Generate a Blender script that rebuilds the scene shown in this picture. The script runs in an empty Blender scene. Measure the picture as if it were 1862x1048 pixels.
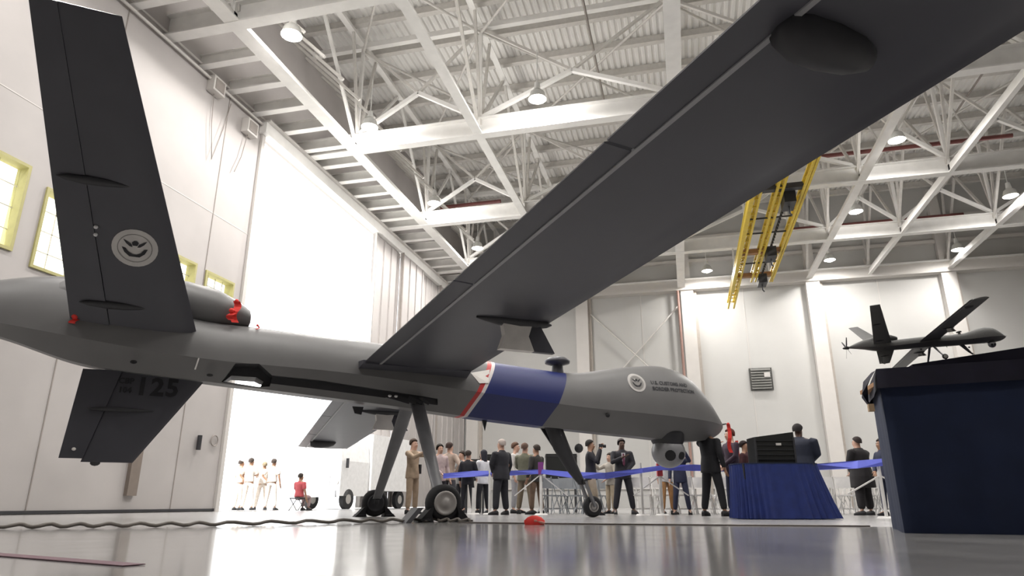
import bpy, bmesh, math, random
from mathutils import Vector, Matrix
random.seed(7)
sc = bpy.context.scene
COL = sc.collection
PI = math.pi
# ------------------------------------------------------------------ camera
F = 1226.0; PITCH = math.radians(17.7); YAW = math.radians(14.0); CH = 0.26
cam_d = bpy.data.cameras.new('camera'); cam = bpy.data.objects.new('camera', cam_d); COL.objects.link(cam)
cam_d.sensor_width = 36.0; cam_d.lens = 36.0 * F / 1862.0; cam_d.clip_end = 600; cam_d.clip_start = 0.02
cam.location = (0, 0, CH); cam.rotation_euler = (PI / 2 + PITCH, 0, YAW)
sc.camera = cam
# ------------------------------------------------------------------ world, sun, exposure
sc.view_settings.view_transform = 'Standard'; sc.view_settings.look = 'None'
sc.view_settings.gamma = 1.0; sc.view_settings.use_curve_mapping = False
sc.view_settings.exposure = 0.0
w = bpy.data.worlds.new('sky'); sc.world = w; w.use_nodes = True
bgn = w.node_tree.nodes['Background']
bgn.inputs[0].default_value = (0.97, 0.985, 1.0, 1); bgn.inputs[1].default_value = 3.0
sun_d = bpy.data.lights.new('sun', 'SUN'); sun = bpy.data.objects.new('sun', sun_d); COL.objects.link(sun)
sun_d.energy = 11.0; sun_d.angle = math.radians(0.6); sun_d.color = (1.0, 0.97, 0.92)
sun.rotation_euler = (math.radians(38), 0, math.radians(-8))
LAMP_W = 380.0; UP_W = 260.0
try:
    sc.cycles.max_bounces = 8; sc.cycles.diffuse_bounces = 5; sc.cycles.glossy_bounces = 4
    sc.cycles.sample_clamp_indirect = 6.0; sc.cycles.use_denoising = True
    sc.cycles.caustics_reflective = False; sc.cycles.caustics_refractive = False
except Exception:
    pass

# ------------------------------------------------------------------ placing helpers
def ray(u, v):
    a = (u - 931) / F; b = (524 - v) / F
    f = math.cos(PITCH) - b * math.sin(PITCH); z = math.sin(PITCH) + b * math.cos(PITCH)
    return (-math.sin(YAW) * f + math.cos(YAW) * a, math.cos(YAW) * f + math.sin(YAW) * a, z, f)
def ground(u, D):
    """world x, y on the ground at heading distance D along the column u"""
    r = ray(u, 915); k = D / r[3]
    return r[0] * k, r[1] * k

# ------------------------------------------------------------------ materials
MATS = {}
def mat(name, col, rough=0.6, metal=0.0, var=0.06, scale=6.0, bump=0.0, spec=0.5, emis=None, estr=0.0, coat=0.0):
    if name in MATS: return MATS[name]
    m = bpy.data.materials.new(name); m.use_nodes = True; nt = m.node_tree; N = nt.nodes; L = nt.links
    b = N['Principled BSDF']
    b.inputs['Roughness'].default_value = rough; b.inputs['Metallic'].default_value = metal
    b.inputs['Specular IOR Level'].default_value = spec
    b.inputs['Coat Weight'].default_value = coat
    tc = N.new('ShaderNodeTexCoord'); no = N.new('ShaderNodeTexNoise'); no.inputs['Scale'].default_value = scale
    no.inputs['Detail'].default_value = 4
    L.new(tc.outputs['Object'], no.inputs['Vector'])
    r = N.new('ShaderNodeValToRGB')
    lo = [max(0, c * (1 - var)) for c in col[:3]] + [1]; hi = [min(1, c * (1 + var)) for c in col[:3]] + [1]
    r.color_ramp.elements[0].color = lo; r.color_ramp.elements[0].position = .3
    r.color_ramp.elements[1].color = hi; r.color_ramp.elements[1].position = .7
    L.new(no.outputs['Fac'], r.inputs['Fac']); L.new(r.outputs['Color'], b.inputs['Base Color'])
    if bump:
        bp = N.new('ShaderNodeBump'); bp.inputs['Strength'].default_value = bump
        L.new(no.outputs['Fac'], bp.inputs['Height']); L.new(bp.outputs['Normal'], b.inputs['Normal'])
    if emis:
        b.inputs['Emission Color'].default_value = (*emis, 1); b.inputs['Emission Strength'].default_value = estr
    MATS[name] = m
    return m
WHITE = mat('painted_steel_white', (.82, .81, .79), .5, var=.05, scale=2)
WALL = mat('wall_panel_paint', (.44, .415, .405), .7, var=.07, scale=.5)
TRIMN = 0
BWALL = mat('back_wall_paint', (.50, .495, .48), .7, var=.04, scale=.4)
TRIMW = mat('wall_trim_paint', (.60, .575, .55), .6, var=.02, scale=2)
SEAM = mat('panel_seam', (.30, .27, .25), .8)
DECK = mat('roof_deck_paint', (.84, .83, .81), .6, var=.04, scale=1)
PURL = mat('purlin_paint', (.62, .60, .57), .6)
REDP = mat('red_pipe', (.17, .05, .045), .5)
YEL = mat('crane_yellow', (.66, .48, .04), .5, var=.1)
BRN = mat('crane_brown', (.33, .17, .07), .6)
BLK = mat('black_rubber', (.012, .012, .014), .75)
DRK = mat('dark_metal', (.03, .03, .034), .55)
GRYP = mat('aircraft_grey_shaded', (.056, .056, .068), .42, var=.05, scale=2)  # aircraft grey darkened for wings and fins, their shade put into the colour
GRYF = mat('aircraft_grey_lit', (.15, .148, .148), .45, var=.05, scale=2)  # the same grey lightened, so the hull's lit upper side is in the colour
GRYL = mat('pylon_lit_grey', (.75, .72, .68), .5)  # pale pylon grey, brightened further to hold the light falling on it
GRYW = mat('wheel_hub_grey', (.42, .40, .38), .4, metal=.2)
INK = mat('marking_ink', (.008, .008, .012), .6)
PALE = mat('marking_pale', (.55, .53, .51), .6)
HINGE = mat('hinge_line_grey', (.30, .30, .31), .5)
REDT = mat('red_streamer', (.75, .04, .03), .7)
BLUET = mat('blue_tape', (.13, .16, .72), .5)
BLUEC = mat('royal_blue_cloth', (.007, .020, .13), .7, var=.15, scale=8)
NAVYC = mat('navy_cloth', (.006, .014, .045), .85, var=.12, scale=5)
NAVYD = mat('dark_navy_cloth', (.004, .003, .014), .85, var=.2, scale=10)
GLOW = mat('lamp_glow', (1, .97, .9), .5, emis=(1, .95, .86), estr=18)
LAMPH = mat('lamp_housing', (.72, .72, .70), .4)
CONC = mat('apron_concrete', (.62, .61, .58), .9, var=.05, scale=.3)
YFR = mat('yellow_window_frame', (.42, .39, .17), .6)
CREAM = mat('cream_metal', (.62, .60, .52), .6)

def glass_mat():
    m = bpy.data.materials.new('window_glass'); m.use_nodes = True; nt = m.node_tree; N = nt.nodes; L = nt.links
    out = N['Material Output']; N.remove(N['Principled BSDF'])
    t = N.new('ShaderNodeBsdfTransparent'); t.inputs[0].default_value = (1, 1, .93, 1)
    g = N.new('ShaderNodeBsdfGlossy'); g.inputs['Roughness'].default_value = .05
    x = N.new('ShaderNodeMixShader'); x.inputs[0].default_value = .08
    L.new(t.outputs[0], x.inputs[1]); L.new(g.outputs[0], x.inputs[2]); L.new(x.outputs[0], out.inputs[0])
    return m
GLASS = glass_mat()

def floor_mat(name, c0, c1, rough, spec=.5):
    m = bpy.data.materials.new(name); m.use_nodes = True; nt = m.node_tree; N = nt.nodes; L = nt.links
    b = N['Principled BSDF']; b.inputs['Specular IOR Level'].default_value = spec
    tc = N.new('ShaderNodeTexCoord'); no = N.new('ShaderNodeTexNoise'); no.inputs['Scale'].default_value = .9; no.inputs['Detail'].default_value = 6
    L.new(tc.outputs['Object'], no.inputs['Vector'])
    r = N.new('ShaderNodeValToRGB'); r.color_ramp.elements[0].color = (*c0, 1); r.color_ramp.elements[1].color = (*c1, 1)
    r.color_ramp.elements[0].position = .35; r.color_ramp.elements[1].position = .65
    L.new(no.outputs['Fac'], r.inputs['Fac']); L.new(r.outputs['Color'], b.inputs['Base Color'])
    n2 = N.new('ShaderNodeTexNoise'); n2.inputs['Scale'].default_value = 3.0; n2.inputs['Detail'].default_value = 5
    L.new(tc.outputs['Object'], n2.inputs['Vector'])
    mr = N.new('ShaderNodeMapRange'); mr.inputs['To Min'].default_value = rough * .8; mr.inputs['To Max'].default_value = rough * 1.25
    L.new(n2.outputs['Fac'], mr.inputs['Value']); L.new(mr.outputs[0], b.inputs['Roughness'])
    return m
FLOOR_G = floor_mat('polished_concrete', (.26, .254, .25), (.32, .313, .31), .12, 1.0)
FLOOR_M = floor_mat('pale_concrete', (.28, .275, .272), (.33, .324, .32), .24, 1.0)

# ------------------------------------------------------------------ mesh builder
class MB:
    def __init__(s): s.v = []; s.f = []; s.mi = []; s.sm = []
    def add(s, vs, fs, mi=0, sm=False):
        o = len(s.v); s.v += [tuple(v) for v in vs]
        for f in fs: s.f.append([i + o for i in f]); s.mi.append(mi); s.sm.append(sm)
    def box(s, x0, x1, y0, y1, z0, z1, mi=0):
        vs = [(x, y, z) for z in (z0, z1) for y in (y0, y1) for x in (x0, x1)]
        s.add(vs, [(0, 2, 3, 1), (4, 5, 7, 6), (0, 1, 5, 4), (2, 6, 7, 3), (0, 4, 6, 2), (1, 3, 7, 5)], mi)
        return s
    def bar(s, a, b, w, h=None, mi=0, up=(0, 0, 1)):
        a = Vector(a); b = Vector(b); h = h or w; d = (b - a)
        if d.length < 1e-6: return s
        d.normalize(); u = Vector(up)
        if abs(d.dot(u)) > .97: u = Vector((0, 1, 0))
        r = d.cross(u).normalized() * w / 2; u = r.cross(d).normalized() * h / 2
        vs = [p + i * r + j * u for p in (a, b) for i, j in ((-1, -1), (1, -1), (1, 1), (-1, 1))]
        s.add(vs, [(3, 2, 1, 0), (4, 5, 6, 7), (0, 1, 5, 4), (1, 2, 6, 5), (2, 3, 7, 6), (3, 0, 4, 7)], mi); return s
    def tube(s, pts, rad, n=10, mi=0, sm=True, cap=True):
        pts = [Vector(p) for p in pts]; rads = rad if isinstance(rad, (list, tuple)) else [rad] * len(pts)
        rings = []
        for i, p in enumerate(pts):
            d = (pts[min(i + 1, len(pts) - 1)] - pts[max(i - 1, 0)]).normalized()
            if i == 0:
                u = Vector((0, 0, 1)) if abs(d.z) < .9 else Vector((0, 1, 0))
                r = d.cross(u).normalized()
            else: r = (r - d * r.dot(d)).normalized()          # carry the frame along the bend
            u = r.cross(d)
            rings.append([p + rads[i] * (math.cos(2 * PI * k / n) * r + math.sin(2 * PI * k / n) * u) for k in range(n)])
        vs = [v for rg in rings for v in rg]; fs = []
        for i in range(len(rings) - 1):
            for k in range(n): fs.append((i * n + k, i * n + (k + 1) % n, (i + 1) * n + (k + 1) % n, (i + 1) * n + k))
        s.add(vs, fs, mi, sm)
        if cap:
            s.add(rings[0], [tuple(range(n))[::-1]], mi); s.add(rings[-1], [tuple(range(n))], mi)
        return s
    def loft(s, rings, mi=0, sm=True, cap=True, closed=True):
        n = len(rings[0]); vs = [v for rg in rings for v in rg]; fs = []
        for i in range(len(rings) - 1):
            for k in range(n if closed else n - 1): fs.append((i * n + k, i * n + (k + 1) % n, (i + 1) * n + (k + 1) % n, (i + 1) * n + k))
        s.add(vs, fs, mi, sm)
        if cap: s.add(rings[0], [tuple(range(n))[::-1]], mi); s.add(rings[-1], [tuple(range(n))], mi)
        return s
    def ell(s, c, r, n=14, m=8, mi=0):
        rings = []
        for i in range(m + 1):
            t = -PI / 2 + PI * i / m; t = max(-PI / 2 + .02, min(PI / 2 - .02, t))
            rings.append([(c[0] + r[0] * math.cos(t) * math.cos(2 * PI * k / n), c[1] + r[1] * math.cos(t) * math.sin(2 * PI * k / n), c[2] + r[2] * math.sin(t)) for k in range(n)])
        return s.loft(rings, mi)
    def prism(s, poly, axis, a, b, mi=0):
        """poly 2-D extruded along axis between a and b"""
        def P(p, t):
            if axis == 'y': return (p[0], t, p[1])
            if axis == 'x': return (t, p[0], p[1])
            return (p[0], p[1], t)
        n = len(poly); vs = [P(p, a) for p in poly] + [P(p, b) for p in poly]
        s.add(vs, [tuple(range(n))[::-1], tuple(range(n, 2 * n))] + [(i, (i + 1) % n, n + (i + 1) % n, n + i) for i in range(n)], mi); return s
    def mesh(s, name, mats):
        me = bpy.data.meshes.new(name); me.from_pydata(s.v, [], s.f)
        for m in (mats if isinstance(mats, (list, tuple)) else [mats]): me.materials.append(m)
        me.polygons.foreach_set('material_index', s.mi); me.polygons.foreach_set('use_smooth', s.sm)
        bm = bmesh.new(); bm.from_mesh(me); bmesh.ops.recalc_face_normals(bm, faces=bm.faces); bm.to_mesh(me); bm.free()
        me.update(); return me
    def build(s, name, mats, parent=None):
        return link(name, s.mesh(name, mats), parent)
def link(name, me, parent=None):
    o = bpy.data.objects.new(name, me); COL.objects.link(o)
    if parent: o.parent = parent
    return o
def tag(o, label=None, cat=None, group=None, kind=None):
    if label: o['label'] = label
    if cat: o['category'] = cat
    if group: o['group'] = group
    if kind: o['kind'] = kind
    return o
def empty(name, loc=(0, 0, 0), rz=0, label=None, cat=None, group=None):
    o = bpy.data.objects.new(name, None); COL.objects.link(o); o.location = loc; o.rotation_euler = (0, 0, rz)
    o.empty_display_size = .1
    return tag(o, label, cat, group)
def copy_tree(o, parent=None):
    c = o.copy(); COL.objects.link(c); c.parent = parent
    for ch in list(o.children): copy_tree(ch, c)
    return c
def struct(mb, name, mats, parent=None):
    o = mb.build(name, mats, parent)
    if not parent: o['kind'] = 'structure'
    return o

# ================================================================== SETTING
WX = -14.9; BY = 46.0; ZB = 14.26; RX = 27.0; FY = -14.0; ZR = 20.3
# floor: glossy near zone and paler far zone meet along a seam
seam = [(WX, .5), (-6.97, 5.93), (-5.3, 7.6), (-4.2, 8.9), (-3.3, 9.35), (-1.76, 9.07), (.42, 8.95), (2.23, 8.98), (RX, 8.98)]
m = MB()
for i in range(len(seam) - 1):
    (xa, ya), (xb, yb) = seam[i], seam[i + 1]
    m.add([(xa, FY, 0), (xb, FY, 0), (xb, yb, 0), (xa, ya, 0)], [(0, 1, 2, 3)], 0)
    m.add([(xa, ya, 0), (xb, yb, 0), (xb, BY, 0), (xa, BY, 0)], [(0, 1, 2, 3)], 1)
m.add([(WX, FY, -.3), (RX, FY, -.3), (RX, BY, -.3), (WX, BY, -.3)], [(0, 1, 2, 3)], 0)
struct(m, 'floor', [FLOOR_G, FLOOR_M])
m = MB().box(-160, WX - .35, -60, 160, -.32, -.03); struct(m, 'apron_ground', CONC)
# left wall with the door opening and four windows
WINS = [(8.9, 11.45, 5.85, 8.05), (11.95, 14.2, 5.65, 7.75), (15.4, 17.5, 5.95, 7.65), (17.95, 19.45, 5.95, 7.6)]
DY0, DY1, DZ = 20.05, 30.1, 13.85
m = MB(); T = .35
def wall_rect(mm, y0, y1, z0, z1, mi=0): mm.box(WX - T, WX, y0, y1, z0, z1, mi)
edges = [FY] + [e for a in WINS for e in a[:2]] + [DY0]
for i in range(0, len(edges) - 1):
    y0, y1 = edges[i], edges[i + 1]
    if i % 2 == 0: wall_rect(m, y0, y1, 0, ZR)
    else:
        wn = WINS[i // 2]; wall_rect(m, y0, y1, 0, wn[2]); wall_rect(m, y0, y1, wn[3], ZR)
wall_rect(m, DY0, DY1, DZ, ZR); wall_rect(m, DY1 + 9, BY, 0, ZR); wall_rect(m, DY1, DY1 + 9, DZ, ZR)
wl = struct(m, 'wall_left', WALL)
for y in (3.1, 8.3, 13.2, 17.9): MB().box(WX, WX + .015, y, y + .03, .1, 14.2).build('panel_seam', SEAM, wl)
for z in (4.9, 9.6): MB().box(WX, WX + .008, FY, DY0, z, z + .025).build('panel_seam', TRIMW, wl)
MB().box(WX, WX + .12, 16.05, 16.4, .45, 2.2).build('pilaster', mat('brownish_post', (.20, .165, .14), .7), wl)
MB().box(WX, WX + .12, 8.45, 8.75, .1, 4.9).build('pilaster', TRIMW, wl)
MB().box(WX, WX + .05, FY, DY0, .02, .09).build('bottom_rail', DRK, wl)
MB().box(WX, WX + .10, DY0 - .18, DY0, 0, DZ).build('door_edge_strip', TRIMW, wl)
mb = MB()
for z, r_ in ((14.1, .05), (14.35, .035)): mb.tube([(WX + .12, FY, z), (WX + .12, DY0, z)], r_, 8)
mb.build('conduit', TRIMW, wl)
mb = MB().tube([(WX + .08, 18.0 + .9 * math.sin(a), 13.6 - 2.0 * math.sin(a) ** 1 * 1 if a < PI / 2 else 13.6 - 2.0 * math.sin(a)) for a in [i * PI / 14 for i in range(15)]], .02, 6)
for i, (y, z) in enumerate(((16.99, 13.95), (19.0, 13.5))):
    t = empty('floodlight_box', (WX + .1, y, z), 0, ('grey junction box on the left wall under the roof, nearer the camera', 'grey junction box on the left wall right above the open door corner')[i], 'junction box')
    MB().box(-.09, .2, -.3, .3, -.28, .28).build('housing', TRIMW, t)
    MB().box(.2, .22, -.22, .22, -.2, .2).build('lens', SEAM, t)
    MB().tube([(0, 0, -.28), (0, .1, -1.4), (0, .35, -2.6), (0, .7, -1.2), (0, .9, -.1)] if i == 0 else [(0, 0, -.2), (0, -.2, -1.3), (0, -.45, -2.0)], .015, 6).build('cable', SEAM, t)
tag(MB().tube([(WX + .10, 18.67, 2.30), (WX + .10, 18.67, 1.85)], .07, 8).build('door_pull', DRK), 'small dark pull on the left wall near the doorway', 'handle')
mb = MB(); mb.tube([(WX + .05, 19.45 + .17 * math.cos(a), 2.2 + .17 * math.sin(a)) for a in [i * PI / 8 for i in range(17)]], .02, 6)
tag(mb.build('wall_ring', SEAM), 'thin round ring fixed to the left wall beside the doorway', 'ring')
# windows
for i, (y0, y1, z0, z1) in enumerate(WINS):
    fr = MB(); x0, x1 = WX - .3, WX + .05; t_ = .075
    fr.box(x0, x1, y0, y1, z0, z0 + t_).box(x0, x1, y0, y1, z1 - t_, z1).box(x0, x1, y0, y0 + t_, z0 + t_, z1 - t_).box(x0, x1, y1 - t_, y1, z0 + t_, z1 - t_)
    wo = struct(fr, 'window_%d' % (i + 1), YFR)
    MB().box(WX - .2, WX - .19, y0 + t_, y1 - t_, z0 + t_, z1 - t_).build('pane', GLASS, wo)
    ncol = 4
    for k in range(1, ncol):
        yy = y0 + (y1 - y0) * k / ncol; MB().box(WX - .19, WX - .17, yy - .012, yy + .012, z0 + t_, z1 - t_).build('muntin', CREAM, wo)
    for k in (1, 2, 3):
        zz = z0 + (z1 - z0) * k / 4; MB().box(WX - .19, WX - .17, y0 + t_, y1 - t_, zz - .012, zz + .012).build('muntin', CREAM, wo)
# big door: header and the leaves parked beyond the opening
dr = struct(MB().box(WX - .1, WX + .3, DY0 - .3, BY, DZ - .1, DZ + .36), 'door_1', WHITE)
MB().box(WX - .05, WX + .45, DY0 - .3, BY, DZ + .35, DZ + .42).build('guide_rail', TRIMW, dr)
MB().box(WX - .5, WX + .1, DY0, BY, 0, .015).build('threshold', mat('steel_threshold', (.4, .4, .41), .5), dr)
mb = MB()
d2 = None
for k in range(5):
    y0 = DY1 + k * 3.1; xx = WX + .05 + .22 * (k % 2)
    mb = MB().box(xx - .15, xx, y0, y0 + 3.0, .05, DZ - .1)
    for q in range(4): mb.box(xx, xx + .07, y0 + .1 + q * .95, y0 + .22 + q * .95, .1, DZ - .15)
    if k == 0: d2 = struct(mb, 'door_2', WALL)
    else: mb.build('door_leaf', WALL, d2)
    MB().box(xx, xx + .1, y0 - .06, y0, .05, DZ - .1).build('leaf_edge', SEAM if k else TRIMW, d2)
# back wall
bw = struct(MB().box(WX - T, RX, BY, BY + .35, 0, ZR), 'wall_back', BWALL)
COLS = [-14.2, -6.3, .95, 8.95, 16.9, 24.9]
for x in COLS:
    MB().box(x - .42, x + .42, BY - .55, BY, 0, 14.1).build('column', TRIMW, bw)
    MB().box(x + .42, x + .62, BY - .25, BY, 0, 14.1).build('column_shade_strip', mat('column_shade', (.42, .38, .34), .7), bw)  # shaded right edge of the column, put in as a darker strip
MB().box(WX, RX, BY - .7, BY, 14.1, 14.75).build('cornice', TRIMW, bw)
MB().box(WX, RX, BY - .85, BY, 14.75, 14.85).build('ledge', WHITE, bw)
for z in (16.2, 17.9): MB().box(WX, RX, BY - .25, BY, z, z + .22).build('girt', TRIMW, bw)
for x in COLS: MB().box(x - .3, x + .3, BY - .4, BY, 14.85, ZR - .4).build('upper_column', TRIMW, bw)
MB().tube([(.35, BY - .6, 0), (.35, BY - .6, 14.1)], .09, 8).build('red_pipe', mat('faded_red_pipe', (.32, .2, .17), .6), bw)
for x in (-2.2, 4.6, 12.9): MB().box(x - .02, x + .02, BY - .02, BY, 0, 14.1).build('panel_seam', TRIMW, bw)
for (a, b) in (((-5.7, 12.9), (.4, 6.6)), ((.4, 13.2), (-5.7, 6.8)), ((9.6, 13.2), (16.4, 13.2))):
    if a[0] < 5: MB().tube([(a[0], BY - .25, a[1]), (b[0], BY - .25, b[1])], .05, 6).build('cross_brace', PURL, bw)
MB().box(WX, RX, BY - .12, BY, 1.1, 1.2).build('handrail', TRIMW, bw)
for k in range(14): MB().box(9.6 + k * 1.1, 9.68 + k * 1.1, BY - .35, BY - .27, 0, 2.6).build('rail_post', TRIMW, bw)
MB().box(9.6, RX, BY - .36, BY - .26, 2.55, 2.65).build('top_rail', TRIMW, bw)
vt = empty('wall_vent', (5.15, BY - .04, 7.9), 0, 'dark square louvred vent panel high on the back wall', 'vent')
MB().box(-.7, .7, -.08, 0, -.72, .72).build('frame', mat('vent_dark', (.07, .07, .065), .6), vt)
for k in range(8):
    MB().prism([(-.16, -.62 + k * .17), (-.08, -.5 + k * .17), (-.08, -.53 + k * .17), (-.16, -.65 + k * .17)], 'x', -.6, .6).build('slat', mat('vent_grey', (.16, .16, .15), .5), vt)
MB().box(.2, .55, -.18, -.1, .1, .4).build('warning_plate', PALE, vt)
# right and front walls (outside the view, they close the hall)
DWALL = mat('low_bounce_wall', (.20, .19, .18), .8)  # darkened so these unseen walls bounce less light onto the aircraft
struct(MB().box(RX, RX + .3, FY, BY, 0, ZR), 'wall_right', DWALL)
struct(MB().box(WX - T, RX, FY - .3, FY, 0, ZR), 'wall_front', DWALL)
# ------------------------------------------------------------------ roof
m = MB(); x = WX - T; prof = []
while x < RX:
    prof += [(x, ZR), (x + .12, ZR), (x + .17, ZR + .09), (x + .25, ZR + .09)]; x += .30
n = len(prof)
m.add([(p[0], FY, p[1]) for p in prof] + [(p[0], BY, p[1]) for p in prof], [(i, i + 1, n + i + 1, n + i) for i in range(n - 1)])
m.box(WX - T, RX, FY, BY, ZR + .12, ZR + .3)
ceil = struct(m, 'ceiling', DECK)
y = 1.0
while y < BY:
    MB().box(WX, RX, y - .06, y + .06, ZR - .38, ZR - .02).box(WX, RX, y - .13, y + .13, ZR - .40, ZR - .36).build('purlin', PURL, ceil); y += 2.1
LX = [-12.45, -7.05, .6, 8.75, 12.4, 17.0, 22.5]
BYS = [6.6, 14.75, 22.85, 31.0, 38.4]
BEAMM = WHITE
for yb in BYS:
    mb = MB().box(WX, RX, yb - .20, yb + .20, ZB - .012, ZB + .05).box(WX, RX, yb - .03, yb + .03, ZB + .05, ZB + .72).box(WX, RX, yb - .20, yb + .20, ZB + .72, ZB + .77)
    for xx in LX: mb.box(xx - .04, xx + .04, yb - .19, yb + .19, ZB + .05, ZB + .72)
    cb = mb.build('cross_beam', BEAMM, ceil)
    MB().box(WX, RX, yb - .12, yb + .12, 19.35, 19.6).build('top_chord', BEAMM, cb)
    for a, b in zip(LX[:-1], LX[1:]):
        mid = (a + b) / 2
        for (p, q) in (((a, yb, ZB + .8), (mid, yb, 16.7)), ((mid, yb, 16.7), (b, yb, ZB + .8))):
            MB().bar(p, q, .16, .16).build('web', BEAMM, cb)
        MB().bar((a, yb, 19.4), (mid, yb, 16.7), .11, .11).build('web', PURL, cb)
        MB().bar((b, yb, 19.4), (mid, yb, 16.7), .11, .11).build('web', PURL, cb)
    for a in LX: MB().bar((a, yb, ZB + .7), (a, yb, 19.4), .14, .14).build('web_post', BEAMM, cb)
wid = [.5, .36, .5, .36, .2, .3, .3]
for a, wd in zip(LX, wid):
    mb = MB().box(a - wd / 2, a + wd / 2, FY, BY, ZB + .004, ZB + .062).box(a - .04, a + .04, FY, BY, ZB + .062, ZB + .4)
    tr = mb.build('bottom_chord', BEAMM, ceil)
    MB().box(a - .13, a + .13, FY, BY, 19.45, 19.5).box(a - .04, a + .04, FY, BY, 19.5, 19.75).build('top_chord', BEAMM, tr)
    for yb in BYS + [BY - .6]:
        for sgn in (-1, 1):
            MB().bar((a - .06, yb, ZB + .5), (a - .06, yb + sgn * 3.9, 19.45), .12, .12).build('web', PURL if a > -8 else BEAMM, tr)
            MB().bar((a + .06, yb + sgn * 1.1, 19.45), (a + .06, yb, ZB + .5), .11, .11).build('web', PURL, tr)
# thin roof rods in crosses
for a, b in zip(LX[:-1], LX[1:]):
    for ya, yb in zip(BYS[:-1], BYS[1:]):
        MB().tube([(a, ya, 19.2), (b, yb, 19.2)], .06, 6).build('tie_rod', PURL, ceil)
        MB().tube([(a, yb, 19.2), (b, ya, 19.2)], .06, 6).build('tie_rod', PURL, ceil)
# short outriggers between the wall and the first chord
Y_ = 11.8
ys = []
while Y_ < BY - 1:
    if min(abs(Y_ - b) for b in BYS) > .45: ys.append(Y_)
    Y_ += 1.5
for yb in ys:
    MB().box(WX, LX[0] - .25, yb - .14, yb + .14, ZB, ZB + .04).box(WX, LX[0] - .1, yb - .02, yb + .02, ZB + .04, ZB + .42).box(WX, LX[0] - .1, yb - .1, yb + .1, ZB + .42, ZB + .46).build('outrigger', WHITE, ceil)
# deeper slanted brackets over the outriggers
for k in range(26):
    yb = 9.5 + k * 1.4
    MB().bar((WX + .1, yb, 18.8), (LX[0] + .9, yb + .5, 15.6), .10, .10).build('knee_strut', PURL, ceil)
# red sprinkler pipes
for i, (x0, x1, yy, zz) in enumerate(((7.2, 16.3, 33.4, 17.0), (7.5, 17.5, 43.2, 17.0), (-13, -9.3, 34.6, 17.0), (-13, -2, 43.4, 17.2))):
    MB().tube([(x0, yy, zz), (x1, yy, zz)], .11, 8).build('sprinkler_pipe', REDP, ceil)
for (x, ya, yb) in ((14.2, 20, 33.4), (-2.5, 15, 30)):
    MB().tube([(x, ya, 18.6), (x, yb, 18.6)], .05, 6).build('conduit', SEAM, ceil)
# ------------------------------------------------------------------ high bay lamps
def make_lamp():
    r = empty('high_bay_lamp')
    MB().tube([(0, 0, .75), (0, 0, 2.2)], .02, 6).build('hanging_rod', LAMPH, r)
    MB().tube([(0, 0, .72), (0, 0, .42)], [.1, .13], 12).build('ballast', LAMPH, r)
    MB().tube([(0, 0, .42), (0, 0, .3), (0, 0, .0)], [.1, .26, .34], 16, cap=False).build('reflector', LAMPH, r)
    MB().ell((0, 0, .05), (.27, .27, .16)).build('bulb', GLOW, r)
    return r
lamp0 = make_lamp()
LAMPS = [(-11.4, 16.1, 'nearest lamp over the door corridor, high at the upper left'),
         (-11.4, 21.9, 'second lamp back along the left corridor, below the nearest one'),
         (-4.4, 21.6, 'lamp alone in the pale roof bay above the wing'),
         (-11.4, 29.4, 'third lamp back along the left corridor, inside the dark truss bay'),
         (-11.1, 36.0, 'farthest left lamp, just above the wing edge by the parked door leaves'),
         (9.6, 28.2, 'uppermost lamp right of the wing, beside a diagonal strut'),
         (9.6, 35.7, 'lamp just right of the yellow crane'),
         (16.6, 35.5, 'lamp at the far right edge under the roof'),
         (16.8, 43.2, 'lamp in front of the back wall above the model plane'),
         (9.7, 43.3, 'lamp in front of the back wall right of the crane'),
         (2.3, 43.6, 'lamp in front of the back wall left of the crane'),
         (-4.4, 14.5, None), (2.4, 14.5, None), (9.6, 14.5, None), (16.7, 14.5, None), (23.4, 14.5, None), (23.4, 29, None),  # None entries: unseen lamps added for their light, no fixture built
         (-11.4, 7.5, None), (-4.4, 7, None), (2.4, 7, None), (9.6, 7, None),
         (-11.4, .5, None), (-4.4, .5, None)]
first = True
for (x, y, lab) in LAMPS:
    ld = bpy.data.lights.new('lamp_light', 'AREA'); ld.shape = 'DISK'; ld.size = .6; ld.energy = LAMP_W; ld.color = (1, .965, .925)
    lo = bpy.data.objects.new('lamp_light', ld); COL.objects.link(lo); 
    if lab:
        o = lamp0 if first else copy_tree(lamp0); first = False
        o.location = (x, y, 14.75); tag(o, 'white high bay ' + lab, 'lamp', 'high bay lamps under the roof')
        lo.parent = o; lo.location = (0, 0, -.13)
    else: lo.location = (x, y, 14.6)
    if y > 42: ld.energy *= .3
    pd_ = bpy.data.lights.new('lamp_globe_light', 'POINT'); pd_.shadow_soft_size = .3; pd_.energy = UP_W * (.25 if y > 42 else 1) * (.5 if x > 5 else 1); pd_.color = (1, .965, .925)
    po = bpy.data.objects.new('lamp_globe_light', pd_); COL.objects.link(po); po.location = (x, y, 14.3)
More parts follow.
